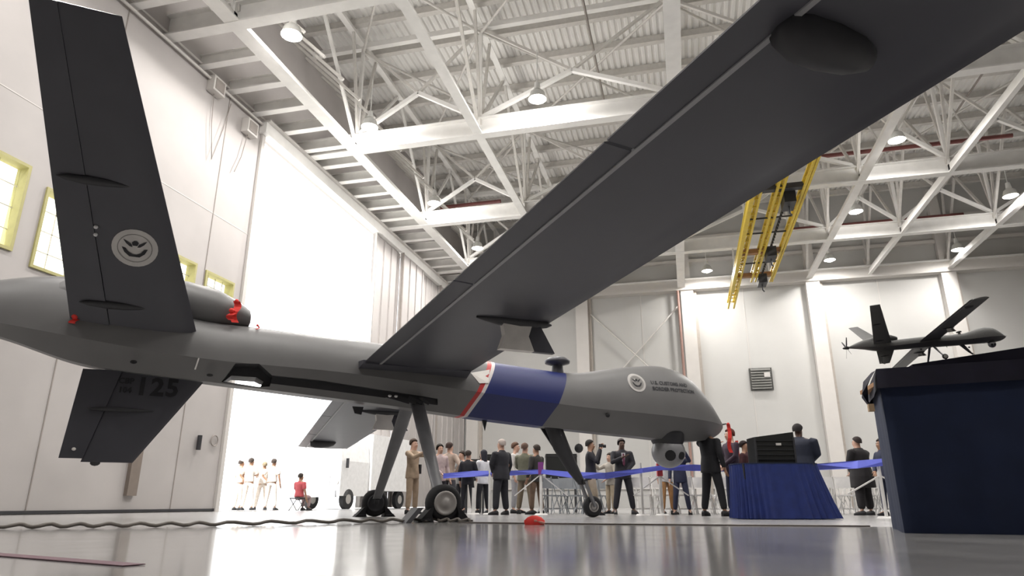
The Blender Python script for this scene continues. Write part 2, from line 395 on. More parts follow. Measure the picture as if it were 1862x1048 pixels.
# ------------------------------------------------------------------ yellow bridge crane
cr = empty('overhead_crane', (4.5, 31, 12.3), 0, 'yellow lattice overhead crane hanging below the roof in front of the back wall', 'crane')
def lattice(x, y0, y1, w_, h_, nm='lattice_beam'):
    mb = MB()
    for i in (-1, 1):
        for j in (-1, 1): mb.bar((x + i * w_ / 2, y0, j * h_ / 2), (x + i * w_ / 2, y1, j * h_ / 2), .09, .09)
    n = int((y1 - y0) / .8)
    for k in range(n):
        a = y0 + k * .8; sg = 1 if k % 2 else -1
        for i in (-1, 1): mb.bar((x + i * w_ / 2, a, sg * h_ / 2), (x + i * w_ / 2, a + .8, -sg * h_ / 2), .05, .05)
        for j in (-1, 1): mb.bar((x - w_ / 2, a, j * h_ / 2), (x + w_ / 2, a, j * h_ / 2), .05, .05)
    return mb.build(nm, YEL, cr)
lattice(-.95, -9, 12.5, .34, .4); lattice(-.05, -9, 7.2, .22, .35); lattice(.92, -9, 7.5, .12, .3)
MB().bar((-1.08, -9, -.1), (-1.08, 9, -.1), .18, .3).build('crane_rail', YEL, cr)
for y in (-4.6, 2.8, 6.6): MB().box(-1.0, 1.0, y - .15, y + .15, -.1, .12).build('end_truck', BRN if y > 0 else DRK, cr)
for y in (-1.5, .3, 4.6): MB().box(-1.0, .9, y - .03, y + .03, 0, .06).build('tie_bar', DRK, cr)
mb = MB()
for k in range(60): mb.box(.3, .37, -4 + k * .18, -3.9 + k * .18, -.12 - .05 * (k % 2), -.02)
mb.build('festoon_cable', DRK, cr)['kind'] = 'stuff'
for y in (-3.8, 2.6, 6.9):
    h = MB().box(.15, .6, y - .5, y + .5, -.5, .0).build('hoist', DRK, cr)
    MB().tube([(.37, y, -.5), (.37, y, -.8), (.45, y, -.9)], .04, 6).build('hook', DRK, h)
for x in (-.95, .9):
    for y in (-8.15, 0, 7.4): MB().bar((x, y, .1), (x, y, 1.97), .08).build('hanger', PURL, cr)

# ================================================================== AIRCRAFT
def lerp_tab(tab, x):
    if x <= tab[0][0]: return tab[0][1]
    if x >= tab[-1][0]: return tab[-1][1]
    for i in range(len(tab) - 1):
        if tab[i][0] <= x <= tab[i + 1][0]:
            x0, y0 = tab[i]; x1, y1 = tab[i + 1]; t = (x - x0) / (x1 - x0)
            ym = tab[max(i - 1, 0)]; yp = tab[min(i + 2, len(tab) - 1)]
            m0 = (y1 - ym[1]) / (x1 - ym[0]) * (x1 - x0); m1 = (yp[1] - y0) / (yp[0] - x0) * (x1 - x0)
            return y0 * (2 * t ** 3 - 3 * t * t + 1) + m0 * (t ** 3 - 2 * t * t + t) + y1 * (3 * t * t - 2 * t ** 3) + m1 * (t ** 3 - t * t)
ZT = [(-7.7, 3.05), (-7.1, 3.25), (-6.4, 3.47), (-5.72, 3.62), (-5.1, 3.62), (-4.6, 3.5), (-4.1, 3.3), (-3.5, 3.15), (-2.76, 3.10), (-.68, 3.02), (1, 2.90), (2.4, 2.80), (3.32, 2.77), (4.16, 2.91), (4.84, 3.02), (5.55, 3.07), (6.12, 2.91), (6.53, 2.57), (6.79, 2.24), (7.0, 1.99), (7.1, 1.90)]
ZC = [(-7.7, 2.98), (-6.15, 2.73), (-3.6, 2.43), (-1.12, 2.35), (2.85, 2.06), (6.35, 1.90), (7.12, 1.86)]
ZBT = [(-7.7, 2.92), (-6.24, 2.60), (-5.1, 2.27), (-3.15, 2.10), (-.4, 1.90), (1.15, 1.77), (2.86, 1.65), (4.6, 1.56), (5.99, 1.50), (6.6, 1.56), (6.95, 1.70), (7.12, 1.84)]
WC = [(-7.7, .08), (-7.2, .28), (-6.15, .42), (-4, .5), (-1, .52), (2.5, .5), (3.5, .48), (4.5, .55), (5.5, .58), (6.2, .5), (6.7, .33), (7.0, .13), (7.1, .02)]
def fz(x): return lerp_tab(ZT, x), lerp_tab(ZC, x), lerp_tab(ZBT, x), max(.015, lerp_tab(WC, x))
def side_y(x, z):
    zt, zc, zb, wc = fz(x)
    if z >= zc:
        t = min(1, max(0, (z - zc) / max(.01, zt - zc)))
        return wc * (1 - t ** 2.3) ** (1 / 2.0)
    t = (zc - z) / max(.01, zc - zb); return wc * (1 - t * .68)
NU = 10
def fus_ring(x):
    zt, zc, zb, wc = fz(x); half = []
    for k in range(NU + 1):
        t = math.sin(PI / 2 * (1 - k / NU)); half.append((wc * (max(0, 1 - t ** 2.3)) ** .5, zc + (zt - zc) * t))
    half.append((wc * .32, zb)); half.append((0, zb))
    ring = [(x, -p[0], p[1]) for p in half] + [(x, p[0], p[1]) for p in reversed(half[1:-1])]
    return ring
def livery_mat():
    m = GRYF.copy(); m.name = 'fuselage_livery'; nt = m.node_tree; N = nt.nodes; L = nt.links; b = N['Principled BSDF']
    base = b.inputs['Base Color'].links[0].from_socket
    tc = N.new('ShaderNodeTexCoord'); sx = N.new('ShaderNodeSeparateXYZ'); L.new(tc.outputs['Object'], sx.inputs[0])
    ma = N.new('ShaderNodeMath'); ma.operation = 'MULTIPLY_ADD'; ma.inputs[1].default_value = -.5
    L.new(sx.outputs['Z'], ma.inputs[0]); L.new(sx.outputs['X'], ma.inputs[2])          # s = x - .5 z
    def band(lo, hi, prev, col):
        g = N.new('ShaderNodeMath'); g.operation = 'GREATER_THAN'; g.inputs[1].default_value = lo; L.new(ma.outputs[0], g.inputs[0])
        l = N.new('ShaderNodeMath'); l.operation = 'LESS_THAN'; l.inputs[1].default_value = hi; L.new(ma.outputs[0], l.inputs[0])
        mu = N.new('ShaderNodeMath'); mu.operation = 'MULTIPLY'; L.new(g.outputs[0], mu.inputs[0]); L.new(l.outputs[0], mu.inputs[1])
        mx = N.new('ShaderNodeMix'); mx.data_type = 'RGBA'; L.new(mu.outputs[0], mx.inputs[0]); L.new(prev, mx.inputs[6]); mx.inputs[7].default_value = (*col, 1)
        return mx.outputs[2]
    s0 = .20; s1 = 1.78
    c = band(s0 - .16, s0 - .07, base, (.45, .03, .03)); c = band(s0 - .07, s0, c, (.62, .58, .56)); c = band(s0, s1, c, (.008, .016, .11))
    L.new(c, b.inputs['Base Color']); return m
def airfoil(xte, xle, y, z0, th=.15, n=9):
    """flat-bottomed section, underside at z0"""
    c = xle - xte; up = []; lo = []
    for k in range(n + 1):
        s = .5 - .5 * math.cos(PI * k / n)                   # 0 at LE
        tt = 5 * th * (.2969 * math.sqrt(s) - .126 * s - .3516 * s * s + .2843 * s ** 3 - .1015 * s ** 4)
        up.append((xle - c * s, y, z0 + c * tt * 1.35)); lo.append((xle - c * s, y, z0 - c * tt * .35 + .02 * c))
    return up + lo[::-1][1:-1]
def sym(xte, xle, th, n=8):
    c = xle - xte; up = []; lo = []
    for k in range(n + 1):
        s = .5 - .5 * math.cos(PI * k / n)
        tt = 5 * th * (.2969 * math.sqrt(s) - .126 * s - .3516 * s * s + .2843 * s ** 3 - .1015 * s ** 4)
        up.append((xle - c * s, c * tt)); lo.append((xle - c * s, -c * tt))
    return up + lo[::-1][1:-1]
TILT = .045                                                   # the wing plane is banked a little
def wing_te(o): return -.99 + .034 * abs(o) - .0
def wing_le(o): return .93 + .002 * abs(o)
def wing_z(o): return 2.47 + TILT * o
WT = 11.2
def surf_text(body, size, xz, yfun, name, matx, parent, bold=0.0, spacing=1.0):
    c = bpy.data.curves.new(name, 'FONT'); c.body = body; c.size = size; c.align_x = 'CENTER'; c.align_y = 'CENTER'
    c.offset = bold; c.space_character = spacing; c.resolution_u = 2
    t = bpy.data.objects.new('tmp', c); COL.objects.link(t); bpy.context.view_layer.update()
    me = bpy.data.meshes.new_from_object(t.evaluated_get(bpy.context.evaluated_depsgraph_get()))
    bpy.data.objects.remove(t)
    for v in me.vertices:
        X = xz[0] + v.co.x; Z = xz[1] + v.co.y; v.co = (X, yfun(X, Z), Z)
    me.materials.clear(); me.materials.append(matx)
    o = link(name, me, parent); return o
def disc_pts(cx, cz, r, n=28): return [(cx + r * math.cos(2 * PI * k / n), cz + r * math.sin(2 * PI * k / n)) for k in range(n)]
EAGLE = [  # polygons (x, z) of the eagle in unit disc coordinates
    [(-.52, .44), (-.36, .36), (-.16, .22), (-.10, .06), (-.22, .08), (-.38, .22)],
    [(.52, .44), (.36, .36), (.16, .22), (.10, .06), (.22, .08), (.38, .22)],
    [(-.14, .30), (-.05, .40), (.08, .40), (.16, .30), (.10, .14), (-.10, .14)],
    [(-.56, .02), (-.40, -.02), (-.26, -.22), (-.08, -.32), (.08, -.32), (.26, -.22), (.40, -.02), (.56, .02), (.44, -.26), (.22, -.46), (-.22, -.46), (-.44, -.26)],
]
def emblem(c, r, place, parent, nm='agency_emblem', ring=False):
    """place(x, z, lift) -> point; a pale ring disc with a dark eagle"""
    mb = MB(); rr = [0, .35, .7, .86, 1.0]; n = 28; rings = [[place(c[0] + r * q * math.cos(2 * PI * k / n), c[1] + r * q * math.sin(2 * PI * k / n), .006) for k in range(n)] for q in rr[1:]]
    mb.add([place(c[0], c[1], .006)] + rings[0], [(0, 1 + k, 1 + (k + 1) % n) for k in range(n)], 0)
    mb.loft(rings, 0, cap=False, sm=False)
    if ring:
        fm = MB(); fr_ = [place(c[0] + r * .70 * math.cos(2 * PI * k / n), c[1] + r * .70 * math.sin(2 * PI * k / n), .009) for k in range(n)]
        fm.add([place(c[0], c[1], .009)] + fr_, [(0, 1 + k, 1 + (k + 1) % n) for k in range(n)])
    e = mb.build(nm, PALE, parent)
    if ring: fm.build('ring_fill', mat('ring_grey', (.25, .24, .23), .6), e)
    e['label'] = 'pale round emblem with a dark eagle'
    mb = MB()
    for pl in EAGLE: mb.add([place(c[0] + r * p[0], c[1] + r * p[1], .012) for p in pl], [tuple(range(len(pl)))])
    mb.build('eagle_figure', INK, e)
    mb = MB()
    ra, rb = [[place(c[0] + r * q * math.cos(2 * PI * k / n), c[1] + r * q * math.sin(2 * PI * k / n), .010) for k in range(n)] for q in (.72, .76)]
    mb.loft([ra, rb], 0, cap=False, sm=False); mb.build('ring_line', mat('ring_grey', (.25, .24, .23), .6), e)
    return e

def build_aircraft(name, label, cat, full=True):
    root = empty(name, label=label, cat=cat)
    # fuselage
    xs = []; x = -7.7
    while x < 7.1: xs.append(x); x += .12
    xs += [7.0, 7.1]; xs = sorted(set(round(a, 3) for a in xs))
    mb = MB()
    rings = [fus_ring(a) for a in xs]
    mb.loft(rings, 0, sm=True)
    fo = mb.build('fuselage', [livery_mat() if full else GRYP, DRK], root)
    me = fo.data
    # keep the chine crisp
    for e in me.edges: pass
    if full:   # gear bay cut through the lower hull and a channel running forward to the legs
        cut = MB().prism([(-3.11, 2.14), (-3.0, 2.245), (-2.62, 2.245), (-2.50, 2.18), (-2.54, 2.085)], 'y', -1, 1)
        cut0 = MB().prism([(-3.14, 2.12), (-2.97, 2.38), (-2.62, 2.40), (-2.38, 2.24), (-2.40, 2.09), (-2.6, 2.075)], 'y', -1, -.12)
        cut2 = MB().prism([(-2.7, 2.12), (-2.4, 2.25), (-1.6, 2.22), (-.2, 2.10), (.45, 2.04), (.5, 1.84), (-.3, 1.90), (-1.2, 2.00), (-2.2, 2.06)], 'y', -1, -.26)
        cut3 = MB().prism([(-2.7, 2.12), (-2.4, 2.25), (-1.6, 2.22), (-.2, 2.10), (.45, 2.04), (.5, 1.84), (-.3, 1.90), (-1.2, 2.00), (-2.2, 2.06)], 'y', .26, 1)
        for c_ in (cut0, cut, cut2, cut3):
            co = link('tmp_cut', c_.mesh('tmp_cut', DRK))  # cut faces take the dark material, adding the recess's shade as colour
            md = fo.modifiers.new('b', 'BOOLEAN'); md.operation = 'DIFFERENCE'; md.object = co; md.solver = 'EXACT'
            try: md.material_mode = 'TRANSFER'
            except Exception: pass
            bpy.context.view_layer.update()
            nm = bpy.data.meshes.new_from_object(fo.evaluated_get(bpy.context.evaluated_depsgraph_get()))
            fo.modifiers.clear(); fo.data = nm; bpy.data.objects.remove(co)
        fo.data.name = 'fuselage'
    bm = bmesh.new(); bm.from_mesh(fo.data)
    for e in bm.edges:
        if len(e.link_faces) == 2 and e.calc_face_angle(0) > math.radians(17): e.smooth = False
    bm.to_mesh(fo.data); bm.free()
    # engine intake pod on the spine
    st = [(-5.6, 3.25, .34, .34), (-5.0, 3.38, .40, .37), (-4.4, 3.42, .42, .385), (-3.83, 3.40, .41, .37), (-3.35, 3.36, .36, .32), (-3.0, 3.29, .27, .22), (-2.83, 3.24, .20, .14)]
    rings = [[(a, ry * math.cos(2 * PI * k / 20), zc + rz * math.sin(2 * PI * k / 20)) for k in range(20)] for a, zc, ry, rz in st]
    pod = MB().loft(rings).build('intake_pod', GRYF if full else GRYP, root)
    a, zc, ry, rz = st[-1]
    MB().loft([[(a + .004, ry * .8 * math.cos(2 * PI * k / 20), zc + rz * .8 * math.sin(2 * PI * k / 20)) for k in range(20)], [(a + .02, ry * .4 * math.cos(2 * PI * k / 20), zc + rz * .4 * math.sin(2 * PI * k / 20)) for k in range(20)]]).build('intake_plug', DRK if not full else mat('plug_dark', (.05, .03, .04)), pod)
    # tail cone, spinner and four-blade pusher propeller
    sp = MB().loft([[(a, r_ * math.cos(2 * PI * k / 16), 2.98 + r_ * math.sin(2 * PI * k / 16)) for k in range(16)] for a, r_ in ((-7.65, .17), (-7.9, .16), (-8.15, .09), (-8.25, .01))]).build('spinner', DRK, root)
    for k in range(4):
        an = PI / 4 + k * PI / 2; d = Vector((0, math.cos(an), math.sin(an))); t_ = Vector((.35, -math.sin(an) * .9, math.cos(an) * .9)).normalized()
        mb = MB(); rr = []
        for q, wd in ((.1, .07), (.4, .10), (.9, .09), (1.25, .05)):
            c_ = Vector((-7.85, 0, 2.98)) + d * q; nrm = d.cross(t_).normalized() * .012
            rr.append([c_ + t_ * wd + nrm * .2, c_ + nrm, c_ - t_ * wd + nrm * .2, c_ - nrm])
        mb.loft(rr).build('propeller_blade', DRK, sp)
    # wings
    for sg, lab in ((1, 'starboard'), (-1, 'port')):
        o0 = .15; os_ = [o0, 1, 2, 3, 4, 5, 6, 7, 8, 9, 10, 11, WT]
        rr = []
        for o in os_:
            te, le = wing_te(o), wing_le(o); cut = te + .27
            full_af = airfoil(te, le, -sg * o, wing_z(sg * o), .14)
            rr.append([p if p[0] > cut else (cut, p[1], (wing_z(sg * o) + .02 * (le - te)) + (p[2] - wing_z(sg * o) - .02 * (le - te)) * 1.0 if p[2] > wing_z(sg * o) + .02 else p[2]) for p in full_af])
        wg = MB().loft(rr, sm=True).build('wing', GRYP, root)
        bm = bmesh.new(); bm.from_mesh(wg.data)
        for e in bm.edges:
            if len(e.link_faces) == 2 and e.calc_face_angle(0) > math.radians(35): e.smooth = False
        bm.to_mesh(wg.data); bm.free()
        # trailing edge surfaces as their own pieces
        for nm, oa, ob in (('flap', .62, 4.9), ('flap', 4.94, 8.1), ('aileron', 8.14, WT - .05)):
            rr = []
            for o in (oa, ob):
                te, le = wing_te(o), wing_le(o); c = te + .255; z0 = wing_z(sg * o)
                rr.append([(c, -sg * o, z0 + .005), (c, -sg * o, z0 + .12), (te, -sg * o, z0 + .035), (te, -sg * o, z0 + .022)])
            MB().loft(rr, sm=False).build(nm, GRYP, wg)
        mb = MB(); rr = []
        for o in (.62, WT - .05):
            c = wing_te(o) + .262; z0 = wing_z(sg * o); rr.append([(c - .02, -sg * o, z0 - .006), (c + .02, -sg * o, z0 - .006), (c + .02, -sg * o, z0 + .02), (c - .02, -sg * o, z0 + .02)])
        h = mb.loft(rr, sm=False).build('hinge_strip', HINGE, wg)
        if full: h['label'] = 'lighter grey hinge strip along the wing underside'
        # root fairing
        o_ = .36
        MB().loft([[(-1.05, -sg * .3, 2.40 + 0), (.95, -sg * .3, 2.36), (1.0, -sg * .3, 2.60), (-1.05, -sg * .3, 2.58)],
                   [(-1.0, -sg * .75, wing_z(sg * .75) - .01), (.93, -sg * .75, wing_z(sg * .75) - .005), (.93, -sg * .75, wing_z(sg * .75) + .16), (-1.0, -sg * .75, wing_z(sg * .75) + .05)]], sm=False).build('wing_root_fairing', GRYP, root)
        # inboard pylon
        o = 3.8; z0 = wing_z(sg * o); py = empty('pylon'); py.parent = root
        rr = []
        for a, w_, d_ in ((-.12, .01, .01), (.0, .05, .04), (.2, .10, .075), (.5, .115, .09), (.75, .09, .08), (.92, .05, .05), (1.0, .01, .01)):
            rr.append([(a, -sg * o + w_ * math.cos(2 * PI * k / 12), z0 + .0 + d_ * math.sin(2 * PI * k / 12) - .01) for k in range(12)])
        MB().loft(rr).build('pylon_fairing', DRK, py)
        MB().prism([(.24, z0 - .04), (.68, z0 - .04), (.62, z0 - .22), (.70, z0 - .42), (.20, z0 - .42), (.27, z0 - .22)], 'y', -sg * o - .06, -sg * o + .06).build('pylon_body', GRYL, py)
        MB().prism([(.68, z0 - .04), (.80, z0 - .04), (1.02, z0 - .42), (.70, z0 - .42), (.62, z0 - .22)], 'y', -sg * o - .045, -sg * o + .045).build('pylon_nose', GRYP, py)
        # outboard pod close to the tip
        o = 9.6; z0 = wing_z(sg * o); rr = []
        for a, w_, d_ in ((-.44, .01, .01), (-.42, .10, .12), (-.3, .14, .17), (-.1, .15, .17), (.12, .13, .14), (.26, .08, .09), (.33, .01, .01)):
            rr.append([(a, -sg * o + w_ * math.cos(2 * PI * k / 14), z0 - .02 + d_ * math.sin(2 * PI * k / 14)) for k in range(14)])
        MB().loft(rr).build('outboard_pod', DRK, root)
    # V tail
    for sg in (1, -1):
        R0 = Vector((0, -sg * .28, 2.72)); T0 = Vector((0, -sg * 3.7, 6.0)); sp_ = (T0 - R0); L_ = sp_.length; su = sp_.normalized()
        nrm = Vector((0, su.z, -su.y)) * (-1 if sg > 0 else 1)          # outward, downward side
        if nrm.z > 0: nrm = -nrm
        def te_(q): return -5.30 + (-5.80 + 5.30) * q
        def le_(q): return -3.55 + (-4.82 + 3.55) * q
        def at(q, x, h): return R0 + sp_ * q + nrm * h + Vector((x, 0, 0))
        rr = []
        for q in (0, .25, .5, .75, .97, 1.0):
            hx = te_(q) + (le_(q) - te_(q)) * .30; th = .085 if q < 1 else .05
            pr = [p for p in sym(te_(q), le_(q), th)]
            rr.append([at(q, max(p[0], hx), p[1] if p[0] > hx else p[1] * 1.0) for p in pr])
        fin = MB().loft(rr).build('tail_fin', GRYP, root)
        bm = bmesh.new(); bm.from_mesh(fin.data)
        for e in bm.edges:
            if len(e.link_faces) == 2 and e.calc_face_angle(0) > math.radians(35): e.smooth = False
        bm.to_mesh(fin.data); bm.free()
        rr = []
        for q in (.02, 1.0):
            c = le_(q) - te_(q); hx = te_(q) + c * .30 + .006
            rr.append([at(q, hx, .036 * c), at(q, te_(q), .004), at(q, te_(q), -.004), at(q, hx, -.036 * c)])
        MB().loft(rr, sm=False).build('ruddervator', GRYP, fin)
        for q in (.12, .53):
            c = le_(q) - te_(q); xc = te_(q) + c * .37; rr = []
            for a, w_ in ((-.48, .005), (-.36, .04), (-.1, .065), (.15, .06), (.36, .035), (.5, .005)):
                rr.append([at(q, xc + a * (.9 if q > .3 else .95), .05 + w_ * .9 * math.sin(2 * PI * k / 10)) + su * w_ * math.cos(2 * PI * k / 10) for k in range(10)])
            MB().loft(rr).build('actuator_fairing', DRK, fin)
        if full and sg == 1:
            def place(x_, s_, h):
                q = s_ / L_; c = le_(q) - te_(q); hx = (le_(q) - x_) / c; hx = min(.95, max(.02, hx))
                tt = 5 * .085 * (.2969 * math.sqrt(hx) - .126 * hx - .3516 * hx ** 2 + .2843 * hx ** 3 - .1015 * hx ** 4) * c
                return at(q, x_, tt + h)
            emblem((-4.52, L_ * .333), .30, place, fin)
            for s_ in (.36, .385): MB().ell(place(-5.02, L_ * s_, .01), (.03, .03, .03), 8, 4).build('marker_light', mat('white_dot', (.8, .8, .8), emis=None), fin)
    # ventral fin
    vt_, vb_ = 2.32, .84
    def vte(z): q = (vt_ - z) / (vt_ - vb_); return -5.10 - .10 * q
    def vle(z): q = (vt_ - z) / (vt_ - vb_); return -3.28 - .95 * q
    rr = []
    for z in (vt_, 1.9, 1.5, 1.1, vb_ + .02, vb_):
        c = vle(z) - vte(z); rr.append([(max(p[0], vte(z) + .3 * c), p[1], z) for p in sym(vte(z), vle(z), .07)])
    vf = MB().loft(rr).build('ventral_fin', GRYP, root)
    rr = []
    for z in (vt_ - .1, vb_ + .05):
        c = vle(z) - vte(z); hx = vte(z) + .3 * c + .006; rr.append([(hx, .029 * c, z), (vte(z), .004, z), (vte(z), -.004, z), (hx, -.029 * c, z)])
    MB().loft(rr, sm=False).build('rudder', GRYP, vf)
    rr = []
    for a, w_ in ((-4.95, .005), (-4.8, .035), (-4.5, .05), (-4.2, .03), (-4.05, .005)):
        rr.append([(a, -.05 + w_ * math.cos(2 * PI * k / 10), 1.62 + w_ * .8 * math.sin(2 * PI * k / 10)) for k in range(10)])
    MB().loft(rr).build('actuator_fairing', DRK, vf)
    MB().ell((-4.72, 0, .83), (.07, .04, .045), 10, 5).build('tail_bumper', DRK, vf)
    MB().ell((-5.02, -.03, 1.02), (.03, .015, .025), 8, 4).build('tail_light', GRYL, vf)
    # main gear
    GO, GR = 2.23, .26
    for sg in (1, -1):
        y = -sg * GO; leg = empty('main_gear'); leg.parent = root
        def sec(p, a, b): return [(p[0] + a * math.cos(2 * PI * k / 12), p[1] + b * math.sin(2 * PI * k / 12), p[2]) for k in range(12)]
        top = Vector((.08, -sg * .30, 1.98)); bot = Vector((.0, y + sg * .17, .34)); rr = []
        for q, a, b in ((0, .13, .07), (.3, .125, .06), (.7, .10, .05), (1, .085, .045)): rr.append(sec(top.lerp(bot, q), a, b))
        MB().loft(rr).build('leg_strut', mat('gear_leg_grey', (.17, .17, .18), .4), leg)
        MB().tube([(0, y + sg * .2, .34), (0, y + sg * .15, GR), (0, y - sg * .02, GR)], .05, 8).build('axle', DRK, leg)
        prof = [(.10, .155), (.105, .20), (.09, .24), (.05, GR), (-.05, GR), (-.09, .24), (-.105, .20), (-.10, .155)]
        rr = [[(r_ * math.cos(2 * PI * k / 28), y + a, GR + r_ * math.sin(2 * PI * k / 28)) for k in range(28)] for a, r_ in prof]
        wh = MB().loft(rr, cap=True).build('tyre', BLK, leg)
        for s2 in (1, -1):
            prof = [(.098, .17), (.118, .165), (.122, .14), (.108, .13), (.104, .07), (.122, .06), (.122, .005)]
            rr = [[(r_ * math.cos(2 * PI * k / 24), y + s2 * a, GR + r_ * math.sin(2 * PI * k / 24)) for k in range(24)] for a, r_ in prof]
            h = MB().loft(rr).build('wheel_hub', GRYW if s2 * sg < 0 else DRK, wh)
            if full and s2 * sg < 0: h['label'] = 'light grey wheel hub'
        if sg == 1 and full:
            for k in range(2): MB().ell((-.45 + k * .11, -.47, 2.02), (.035, .03, .025), 8, 4).build('bay_light_fitting', mat('shiny_fitting', (.8, .8, .8), .2, metal=.5), leg)
            mb = MB()
            for k in range(4): mb.bar((-.5 + k * .2, -.42, 2.02), (-.1 + k * .12, -.46, 1.92), .05)
            mb.build('retract_link', DRK, leg)
    # nose gear
    ng = empty('nose_gear'); ng.parent = root; nx = 3.75; nr = .195
    MB().loft([[(p[0] + p[3] * math.cos(2 * PI * k / 12), p[4] * math.sin(2 * PI * k / 12), p[2]) for k in range(12)] for p in ((2.90, 0, 1.75, .20, .10), (3.12, 0, 1.25, .19, .10), (3.36, 0, .85, .14, .08), (3.54, 0, .6, .08, .06))]).build('leg_strut', DRK, ng)
    MB().prism([(2.7, 1.7), (3.0, 1.7), (3.45, .95), (3.3, .9)], 'y', .14, .17).build('gear_door', DRK, ng)
    MB().ell((3.42, -.12, 1.28), (.09, .08, .09), 10, 6).build('landing_light', DRK, ng)
    for y in (-.10, .10): MB().bar((3.55, y, .66), (nx, y, nr), .07, .045).build('fork', mat('gear_leg_grey', (.10, .10, .11)), ng)
    MB().bar((3.55, -.12, .65), (3.55, .12, .65), .09).build('fork_yoke', DRK, ng)
    prof = [(.06, .10), (.07, .15), (.04, nr), (-.04, nr), (-.07, .15), (-.06, .10)]
    wh = MB().loft([[(nx + r_ * math.cos(2 * PI * k / 24), a, nr + r_ * math.sin(2 * PI * k / 24)) for k in range(24)] for a, r_ in prof]).build('tyre', BLK, ng)
    for s2 in (1, -1): MB().loft([[(nx + r_ * math.cos(2 * PI * k / 18), s2 * a, nr + r_ * math.sin(2 * PI * k / 18)) for k in range(18)] for a, r_ in ((.06, .105), (.075, .10), (.055, .07), (.07, .03), (.07, .002))]).build('wheel_hub', GRYW, wh)
    # sensor ball
    tb = empty('sensor_turret'); tb.parent = root
    MB().tube([(5.62, 0, 1.66), (5.62, 0, 1.5), (5.62, 0, 1.42)], [.36, .34, .30], 20).build('turret_mount', DRK, tb)
    bl = MB().ell((5.62, 0, 1.28), (.36, .33, .33), 24, 14).build('turret_ball', mat('turret_grey', (.26, .26, .27), .3), tb)
    for a, r_ in ((-.5, .11), (.3, .08)):
        d = Vector((math.sin(a) * .9, -math.cos(a) * .85, -.25)).normalized()
        MB().tube([Vector((5.62, 0, 1.28)) + d * .30, Vector((5.62, 0, 1.28)) + d * .345], r_, 14).build('sensor_window', BLK, bl)
    # antennas
    an = MB().tube([(3.05, 0, 2.72), (3.05, 0, 2.92)], [.13, .11], 12).build('antenna_stem', GRYP, root)
    MB().loft([[(3.05 + r_ * math.cos(2 * PI * k / 20), r_ * math.sin(2 * PI * k / 20), z) for k in range(20)] for z, r_ in ((2.90, .09), (2.95, .25), (3.0, .26), (3.06, .18), (3.10, .03))]).build('antenna_dome', GRYP, an)
    MB().prism([(-.95, 1.9), (-.75, 1.9), (-.78, 1.76), (-.9, 1.78)], 'y', .22, .25).build('belly_antenna', DRK, root)
    MB().prism([(1.42, 1.8), (1.55, 1.8), (1.5, 1.55)], 'y', -.0, .02).build('belly_antenna', DRK, root)
    MB().tube([(7.05, 0, 1.90), (7.22, 0, 1.93)], [.02, .012], 8).build('pitot_probe', DRK, root)
    MB().ell((-5.9, -.40, 2.86), (.04, .03, .04), 8, 5).build('side_vent', BLK, root)
    MB().ell((-3.32, -.42, 2.18), (.05, .05, .025), 8, 5).build('side_vent', BLK, root)
    MB().ell((-4.4, -.44, 2.3), (.05, .04, .03), 8, 5).build('side_vent', BLK, root)
    MB().ell((3.9, -.46, 1.9), (.05, .03, .04), 8, 5).build('side_vent', BLK, root)
    if full:
        sy = lambda h: (lambda X, Z: -(side_y(X, Z) + h))
        def placef(x_, z_, h): return (x_, -(side_y(x_, z_) + h), z_)
        emblem((4.62, 2.60), .20, placef, root, ring=True)
        surf_text('U.S. CUSTOMS AND', .105, (5.42, 2.62), sy(.006), 'lettering', mat('dark_lettering', (.035, .035, .04)), root, .004)
        surf_text('BORDER PROTECTION', .105, (5.50, 2.49), sy(.006), 'lettering', mat('dark_lettering', (.035, .035, .04)), root, .004)
        vy = lambda X, Z: -.075
        surf_text('125', .38, (-4.05, 1.98), vy, 'serial_number', INK, vf, .012, 1.12)
        surf_text('CBP', .12, (-4.49, 2.06), vy, 'serial_prefix', INK, vf, .004)
        surf_text('104', .12, (-4.49, 1.92), vy, 'serial_prefix', INK, vf, .004)
        MB().prism([(-3.55, 2.24), (-3.53, 2.24), (-3.50, 2.42), (-3.52, 2.42)], 'y', -.51, -.46).build('panel_line', PALE, root)
        # lit patch of fuselage ahead of the wing root, painted pale grey
        mb = MB(); pts = [(1.02, 2.53), (1.42, 2.63), (1.36, 2.36), (1.18, 2.34)]
        mb.add([placef(a, b, .012) for a, b in pts], [(0, 1, 2, 3)]); mb.build('root_lit_patch', GRYL, root)['label'] = 'painted lit patch of fuselage between wing root and stripe'
    return root

M0 = Vector((-4.785, 11.421, 0)); HDG = math.radians(37.52)
air = build_aircraft('drone_aircraft', 'large dark grey V-tailed drone aircraft on its wheels, blue band on the body', 'aircraft')
air.location = M0; air.rotation_euler = (0, 0, HDG)
def loc2w(x, y, z):
    c, s = math.cos(HDG), math.sin(HDG); return Vector((M0.x + x * c - y * s, M0.y + x * s + y * c, z))
